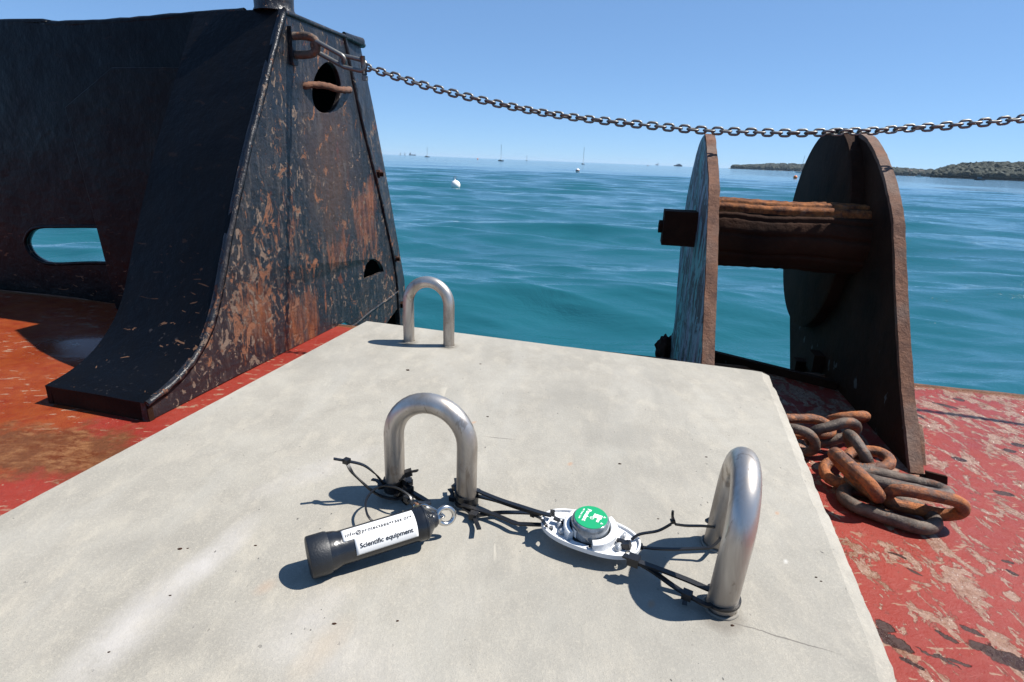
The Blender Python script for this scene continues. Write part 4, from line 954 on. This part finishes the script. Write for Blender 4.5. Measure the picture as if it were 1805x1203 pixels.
# eye bolt on the cone
ec = c0 + ax * (Lc + .0085); sd_ = V((ax.y, -ax.x, 0)).normalized(); er = []
ef = (ax + V((0, 0, 0))).normalized(); eu_ = (CAM - ec).normalized().cross(ef).normalized(); eu_ = (eu_ + (CAM - ec).normalized() * .45).normalized()
eye = MB().tube([ec + ef * cos(t) * .0078 + eu_ * sin(t) * .0078 for t in np.linspace(0, 2 * pi, 30)[:-1]], .0021, 12, True).obj('eye_bolt', 'bright', can)
MB().tube([c0 + ax * (Lc - .003), c0 + ax * (Lc + .003)], .004, 12).obj('eye_shank', 'bright', can)

# ------------------------------------------------------------------ snap swivel between ties and eye bolt
Z2 = lambda X, Y, z: P(640 + X / 7.518, 800 + Y / 7.518, z)
sw = thing('snap_swivel', 'small steel and brass snap swivel clipped into the eye bolt of the canister', 'snap swivel', Z2(780, 720, 0))
MB().lathe([(sin(a) * .0042, max(.0005, cos(a) * .0042)) for a in np.linspace(-pi / 2, pi / 2, 12)], Z2(715, 735, .021), (0, 0, 1), 16).obj('swivel_ball', 'brass', sw)
MB().tube([Z2(690, 680, .022), Z2(715, 735, .021)], .0028, 10).obj('swivel_stem', 'bright', sw)
MB().tube([Z2(X, Y, z) for X, Y, z in ((665, 690, .022), (690, 660, .024), (720, 675, .024), (705, 710, .022), (675, 715, .02))], .0017, 8, True).obj('swivel_eye', 'grey_chain', sw)
MB().tube(spline([Z2(X, Y, z) for X, Y, z in ((735, 735, .021), (760, 690, .022), (820, 680, .023), (900, 715, .023), (985, 760, .023), (1040, 800, .022), (1075, 830, .020), (1040, 840, .019), (960, 790, .020), (860, 745, .021), (790, 745, .021))], 5, True), .0011, 8, True).obj('snap_wire', 'bright', sw)
MB().tube([Z2(840, 725, .0225), Z2(965, 785, .0215)], .0026, 10).obj('snap_sleeve', 'galv', sw)

# ------------------------------------------------------------------ white holder with the round green-topped logger
hA, hB = P(957, 916, .016), P(1127, 970, .013); HX = (hB - hA).normalized(); HL = (hB - hA).length; HC = (hA + hB) / 2; HYv = V((0, 0, 1)).cross(HX).normalized()
HN = HX.cross(HYv).normalized()
tq = Matrix.Rotation(RAD(6), 3, HX); HYv = tq @ HYv; HN = tq @ HN
lg = thing('sensor_logger', 'round clear data logger with green top held in an oval white plastic plate', 'data logger', V((HC.x, HC.y, 0)))
def hp3(x, y, z): return HC + HX * x + HYv * y + HN * z
def oval(sx, sy, ex=2.35, n=56):
    o = []
    for k in range(n):
        t = 2 * pi * k / n; c_, s_ = cos(t), sin(t); o.append((math.copysign(abs(c_) ** (2 / ex), c_) * sx, math.copysign(abs(s_) ** (2 / ex), s_) * sy))
    return o
hx_, hy_ = HL / 2, .0222
slotL = [(-.034 + cos(t) * .0025, .0115 * 0 + .009 * 0 - .010 + sin(t) * .0045) for t in np.linspace(0, 2 * pi, 13)[:-1]]
slotR = [(.036 + cos(t) * .0022, -.009 + sin(t) * .004) for t in np.linspace(0, 2 * pi, 13)[:-1]]
plate('holder_plate', oval(hx_, hy_), [slotL, slotR], .0030, hp3, 'holder_white', lg, .0006)
vs = []; 
mb = MB(); rimp = oval(hx_ - .0004, hy_ - .0004, n=80); mb.ribbon([hp3(x, y, .0016) for x, y in rimp + rimp[:1]], .0016, .0044, HN); mb.obj('rim', 'holder_white', lg, True, 40)
mb = MB(); rimp = oval(hx_ - .0036, hy_ - .0036, n=80); mb.ribbon([hp3(x, y, .0013) for x, y in rimp + rimp[:1]], .0005, .0012, HN); mb.obj('inner_lip', 'holder_white', lg, True, 40)
# cradle arms either side of the logger
PR = .0172
def arc_wall(r0, r1, a0, a1, z0, z1, nm, mat, n=22):
    vs = []; fs = []
    for i in range(n + 1):
        t = RAD(a0 + (a1 - a0) * i / n)
        for (r_, z_) in ((r0, z0), (r1, z0), (r1, z1 - .001), (r1 - .001, z1), (r0 + .0008, z1), (r0, z1 - .0008)): vs.append(hp3(r_ * cos(t) + PC[0], r_ * sin(t) + PC[1], z_))
    for i in range(n):
        for k in range(6): l = (k + 1) % 6; fs.append((i * 6 + k, i * 6 + l, i * 6 + 6 + l, i * 6 + 6 + k))
    fs += [tuple(range(6))[::-1], tuple(range(n * 6, n * 6 + 6))]
    return obj(nm, vs, fs, mat, lg, True, None, 35)
PC = (-.0005, .0005)
arc_wall(PR + .0008, PR + .0062, 118, 232, .0012, .0105, 'cradle_arm', 'holder_white')
arc_wall(PR + .0008, PR + .0072, -68, 52, .0012, .0105, 'cradle_arm', 'holder_white')
MB().lathe([(.0012, PR + .001), (.0028, PR + .001), (.0034, PR - .0006)], hp3(PC[0], PC[1], 0), HN, 48).obj('seal_ring', 'tie_black', lg, True, 30)
tl = (HN - HYv * .03).normalized(); tl = HN
MB().lathe([(.003, PR - .001), (.0045, PR - .0002), (.0145, PR - .0004), (.0175, PR - .0010), (.0188, PR - .0026)], hp3(PC[0], PC[1], 0), tl, 64).obj('logger_body', 'puck', lg, True, 50)
TZ = .0189
pk = MB().lathe([(TZ, PR - .0026), (TZ + .0003, PR - .0029)], hp3(PC[0], PC[1], 0), tl, 64).obj('top_label', 'label_green', lg, True, 30)
# print on the green label: reads from upper right down to lower left
Rd = (Z4a := (P(1027, 922, .035) - P(1038, 904, .035))); Rd = (Rd - HN * Rd.dot(HN)).normalized(); Ud = HN.cross(Rd)
pc3 = hp3(PC[0], PC[1], TZ + .0006)
def disc_pt(x, y): return pc3 + Rd * x + Ud * y
def disc_print(vs_, fs_, off): 
    o = obj('printed_mark', [disc_pt(v[0] + off[0], v[1] + off[1]) for v in vs_], fs_, 'print_white', lg, False); o.parent = pk; return o
tv, tf = text_mesh('Pendant', .0060, .95, .0165); disc_print([(v.x, v.y) for v in tv], tf, (.0, -.0042))
tv, tf = text_mesh('MX Temp / Light', .0030, 1, .014); disc_print([(v.x, v.y) for v in tv], tf, (.0, -.0088))
disc_print([(-.0052, 0), (-.0004, 0), (-.0004, .0075), (-.0052, .0075)], [(0, 1, 2, 3)], (0, .0015))
disc_print([(0, 0), (.0045, 0), (.0045, .0022), (0, .0022)], [(0, 1, 2, 3)], (-.0004, .0058))
n_ = 20; ringv = [(cos(2 * pi * k / n_) * r_, sin(2 * pi * k / n_) * r_) for r_ in (.0014, .0018) for k in range(n_)]; disc_print(ringv, [(k, (k + 1) % n_, n_ + (k + 1) % n_, n_ + k) for k in range(n_)], (.0012, .0012))
disc_print([(cos(2 * pi * k / 8) * .0005, sin(2 * pi * k / 8) * .0005) for k in range(8)], [tuple(range(8))], (.0012, .0012))
for (ox, oy) in ((-.0045, .0112), (.0042, .0112)):
    tr_ = [(0, .0012), (-.0012, -.0010), (.0012, -.0010)]; inn = [(a * .5, b * .5 - .0001) for a, b in tr_]
    disc_print(tr_ + inn, [(0, 1, 4, 3), (1, 2, 5, 4), (2, 0, 3, 5)], (ox, oy))
# clear cut-off blocks of the mount at both ends of the cradle
for (x, y, sx, sy, sz) in ((-.0275, .000, .005, .014, .0035), (-.0225, -.0115, .007, .005, .004), (.0275, -.008, .006, .009, .004), (.029, .008, .004, .008, .003)):
    iv, if_ = ico(2); MB().put([hp3(x + v.x * sx * .5 * (1 + .3 * MN.noise(v * 3 + V((x * 900, 0, 0)))), y + v.y * sy * .5 * (1 + .25 * MN.noise(v * 2.4 + V((0, y * 900, 0)))), .0018 + max(0, v.z + .3) * sz) for v in iv], if_).obj('mount_clip', 'clear', lg)
MB().box(hp3(-.004, -.0188, .0024), .016, .003, .002, HX, HYv, HN).obj('stop_bar', 'holder_white', lg, False)
sidev = []
tt0 = math.atan2(-1, -.75)
lv = []; lf_ = []
for i in range(7):
    t = tt0 + (i - 3) * .055; 
    for z_ in (.0045, .0125): lv.append(hp3(PC[0] + (PR + .0001) * cos(t), PC[1] + (PR + .0001) * sin(t), z_))
for i in range(6): lf_.append((i * 2, i * 2 + 2, i * 2 + 3, i * 2 + 1))
obj('side_sticker', lv, lf_, 'label_white', lg, True)

# ------------------------------------------------------------------ cable ties
TG = 'black cable ties lashing the instruments to the steel hoops'
def tie_head(mb_, p, d, s=.0058):
    d = V(d).normalized(); u = (V((0, 0, 1)) - d * d.z).normalized(); mb_.box(p, s, s * .95, s * .8, d, None, u)
def tie(label, strips, heads, base, wd=.0036, th=.0013, tails=()):
    t = thing('cable_tie', label, 'cable tie', V((base.x, base.y, 0)), TG)
    m = MB()
    for s_ in strips: m.ribbon(spline(s_, 6), wd, th)
    m.obj('strap', 'tie_black', t, True, 40)
    for (p, d) in heads:
        h_ = MB(); tie_head(h_, p, d, wd * 1.75); h_.obj('head', 'tie_black', t, False)
    for s_ in tails:
        m = MB(); m.ribbon(spline(s_, 4), wd * .9, th); m.obj('tail', 'tie_black', t, True, 40)
    return t
def band(c, r_, z, tiltx=0, tilty=0, n=26): return [c + V((cos(t) * r_, sin(t) * r_, z + tiltx * cos(t) + tilty * sin(t))) for t in np.linspace(0, 2 * pi, n)]
def wrap_on(c, z, a0, a1, r_=HOOPR + .0014, n=8, z1=None):
    z1 = z if z1 is None else z1
    return [c + V((cos(RAD(a0 + (a1 - a0) * k / n)) * r_, sin(RAD(a0 + (a1 - a0) * k / n)) * r_, z + (z1 - z) * k / n)) for k in range(n + 1)]
def bandtie(label, c, z, a, wd=.0042, tiltx=0, tilty=0):
    t = thing('cable_tie', label, 'cable tie', V((c.x, c.y, 0)), TG); m = MB(); pts = band(c, HOOPR + .0013, z, tiltx, tilty)
    m.ribbon(pts, .0013, wd); m.obj('strap', 'tie_black', t, True, 40)
    p = c + V((cos(RAD(a)), sin(RAD(a)), 0)) * (HOOPR + .004) + V((0, 0, z + tiltx * cos(RAD(a)) + tilty * sin(RAD(a)))); h_ = MB(); tie_head(h_, p, (sin(RAD(a)), -cos(RAD(a)), .2), .0075); h_.obj('head', 'tie_black', t, False)
    q_ = p + V((cos(RAD(a - 40)), sin(RAD(a - 40)), .3)) * .011; MB().ribbon([p, p.lerp(q_, .5) + V((0, 0, .002)), q_], wd * .8, .0013).obj('tail', 'tie_black', t, True, 40)
# left leg of the middle hoop
hh_ = .045
hd_ = P(611, 813, hh_); tl_ = P(588, 809, hh_ + .004)
tie('loose black cable tie standing in a wide loop left of the middle hoop', [[tl_, hd_, P(640, 820, .040), P(662, 836, .028), P(676, 852, .012)] + wrap_on(H2a, .010, 150, -60, HOOPR + .003), [hd_, P(620, 832, .036), P(640, 852, .022), P(658, 867, .012), P(675, 876, .006), P(700, 880, .005), P(718, 872, .007)]], [(hd_, HX * -1)], P(650, 860), .0034)
tie('thin black cable tie forming a round loop between the middle hoop and the canister', [[Z2(X, Y, z) for X, Y, z in ((650, 650, .016), (620, 570, .020), (520, 490, .024), (400, 440, .024), (240, 430, .022), (110, 510, .020), (35, 640, .018), (50, 790, .016), (100, 870, .014), (160, 925, .010))]], [(Z2(655, 650, .015), (1, -1, 0))], P(672, 870), .0019, .0012)
bandtie('lowest black cable tie round the left leg of the middle hoop', H2a, .004, -60, .005, .001, 0)
bandtie('black cable tie round the left leg of the middle hoop with its head sticking up', H2a, .013, -22, .0045, .003, .002)
bandtie('black cable tie tilted round the left leg of the middle hoop under the loose loop', H2a, .0085, 200, .0045, -.001, .002)
tie('short black cable tie with head raised just right of the middle hoop\'s left leg', [[H2a + V((HOOPR, -.004, .014)), Z2(500, 350, .020), Z2(560, 280, .026)]], [(Z2(600, 255, .029), (1, .2, .3))], P(720, 850), .0040, .0014, [[Z2(620, 240, .030), Z2(660, 235, .032), Z2(725, 225, .034)]])
tie('black cable tie with its head on the block behind the snap swivel', [[Z2(600, 480, .010), Z2(700, 540, .010), Z2(800, 600, .010), Z2(870, 650, .011), Z2(820, 660, .012), Z2(720, 650, .015)], [Z2(600, 500, .008), Z2(690, 560, .007), Z2(780, 620, .008)]], [(Z2(590, 375, .016), (1, -1, 0)), (Z2(600, 470, .012), (1, -1, 0))], P(735, 870), .0046, .0018)
tie('black cable tie joining the left leg of the middle hoop to the snap swivel', [wrap_on(H2a, .008, -110, 10, HOOPR + .002) + [Z2(560, 560, .012), Z2(640, 640, .018), Z2(690, 680, .022)]], [(Z2(600, 600, .015), (1, -1, 0))], P(722, 878), .0042, .0015, [[Z2(500, 580, .003), Z2(540, 620, .002), Z2(590, 670, .001)]])
# right leg of the middle hoop
bandtie('black cable tie round the right leg of the middle hoop, lower of two', H2b, .004, 160, .005, .001, .001)
bandtie('black cable tie round the right leg of the middle hoop, upper of two', H2b, .0105, 140, .005, -.002, .001)
Z5 = lambda X, Y, z: P(820 + X / 10.02, 840 + Y / 10.02, z)
tie('wide black cable tie stretched taut from the middle hoop to the white logger plate', [[H2b + V((-.002, HOOPR + .002, .011)), H2b + V((HOOPR + .001, .006, .012)), Z5(220, 255, .015), Z5(600, 410, .016), Z5(1000, 540, .018), Z5(1350, 650, .021), Z5(1530, 690, .022)], [Z5(200, 345, .009), Z5(560, 430, .012), Z5(950, 560, .016), Z5(1350, 670, .019)]], [(Z5(1560, 745, .0225), (0, 0, 1))], Z5(900, 560, 0), .0046, .0016, [[Z5(1545, 700, .025), Z5(1540, 640, .030), Z5(1545, 600, .034)]])
tie('flat black cable tie running from the middle hoop to under the logger plate', [[Z5(-60, 500, .008), Z5(0, 520, .008), Z5(220, 590, .008), Z5(450, 650, .008), Z5(700, 750, .008), Z5(900, 830, .009), Z5(1080, 845, .010), Z5(1350, 855, .012)], [Z5(-40, 560, .006), Z5(60, 610, .005), Z5(140, 680, .005), Z5(300, 680, .005), Z5(600, 640, .006), Z5(1000, 640, .010), Z5(1300, 660, .016)]], [(Z5(150, 690, .006), (1, -.3, 0))], Z5(500, 700, 0), .0044, .0015, [[Z5(165, 730, .006), Z5(205, 830, .006), Z5(245, 930, .010)]])
tie('thin black cable tie curving over the left tip of the white plate', [[Z5(1200, 680, .014), Z5(1310, 730, .016), Z5(1370, 780, .020), Z5(1420, 850, .022), Z5(1440, 890, .019)]], [(Z5(1195, 678, .014), (1, -.6, 0))], Z5(1370, 800, 0), .0024, .0013)
Z4 = lambda X, Y, z: P(930 + X / 8.205, 880 + Y / 8.205, z)
tie('small black cable tie clasping the left arm of the logger cradle', [[Z4(380, 270, .022), Z4(440, 300, .021), Z4(530, 330, .020), Z4(600, 350, .018)]], [(Z4(375, 300, .019), (0, 0, 1))], Z4(400, 330, 0), .0042, .0016)
tie('thin black cable tie arching to a raised head between logger plate and near hoop', [[Z4(1500, 590, .018), P(1128, 942, .022), P(1160, 936, .026), P(1183, 924, .034)], [P(1190, 924.5, .034), P(1210, 927, .030), P(1239, 927.5, .026), P(1262, 929, .022)] + wrap_on(H3a, .020, 150, 20, HOOPR + .0015)], [(Z4(1440, 640, .019), (1, .3, .6)), (P(1186, 919, .036), (1, 0, .3))], P(1186, 935), .0023, .0014, [[P(1186, 916, .038), P(1185.5, 908, .042), P(1186, 901, .047)]])
tie('small black cable tie clasping the right arm of the logger cradle', [[Z4(1290, 590, .018), Z4(1350, 600, .0185), Z4(1400, 620, .0185)]], [(Z4(1430, 665, .0175), (1, -.4, .4))], Z4(1400, 640, 0), .0040, .0016)
tie('thin straight black cable tie from the plate to the near hoop\'s back leg', [[Z4(1620, 690, .012), P(1150, 967, .010), P(1190, 968.5, .010), P(1235, 967, .012), P(1256, 964, .014)] + wrap_on(H3a, .014, -100, 20, HOOPR + .0016)], [(P(1128, 963.5, .012), (1, 0, 0))], P(1180, 968), .0027, .0014)
tie('widest black cable tie, from the plate\'s right tip to the near hoop\'s front leg', [[P(1099, 979, .020), P(1108, 983, .020), P(1117, 987.5, .019), P(1163, 1004, .015), P(1210, 1022, .012), P(1250, 1039, .010)] + wrap_on(H3b, .010, 120, 60, HOOPR + .002)], [(P(1117, 988, .0185), (1, -.5, 0))], P(1180, 1010), .0052, .0016)
tie('black cable tie with a head halfway, wrapped round the foot of the near hoop', [[P(1117, 988, .015), P(1151, 1007.6, .012), P(1185, 1032, .009), P(1212, 1049, .009), P(1243, 1066, .008)] + wrap_on(H3b, .007, -150, 45, HOOPR + .0016, 14, .012)], [(P(1211, 1049, .010), (1, -.6, 0))], P(1212, 1055), .0042, .0018, [[P(1208, 1054, .008), P(1207, 1060, .006), P(1206.5, 1067, .004)]])
# grit and specks on the block
gm = MB(); iv, if_ = ico(1)
for (x, y, r_) in ((317, 968, .0016), (331, 967, .0008), (192, 1150, .0008), (450, 962, .001), (589, 1100, .0012), (1290, 1103, .0012), (1447, 1025, .0008), (719, 653, .003), (847, 642, .0016), (1092, 818, .0016), (1245, 806, .0012), (1160, 915, .0009), (1438, 1018, .001), (300, 1050, .0008), (700, 1095, .001), (860, 735, .0014)):
    c = P(x, y); gm.put([c + V((v.x * r_ * random.uniform(.8, 2), v.y * r_, max(-.2, v.z) * r_ * .5)) for v in iv], if_)
g_o = gm.obj('grit', 'rust_dark', None, False); props(g_o, 'dark specks of grit scattered on the concrete block', None, None, 'stuff')
for o in bpy.data.objects:
    if '_b' in o: del o['_b']
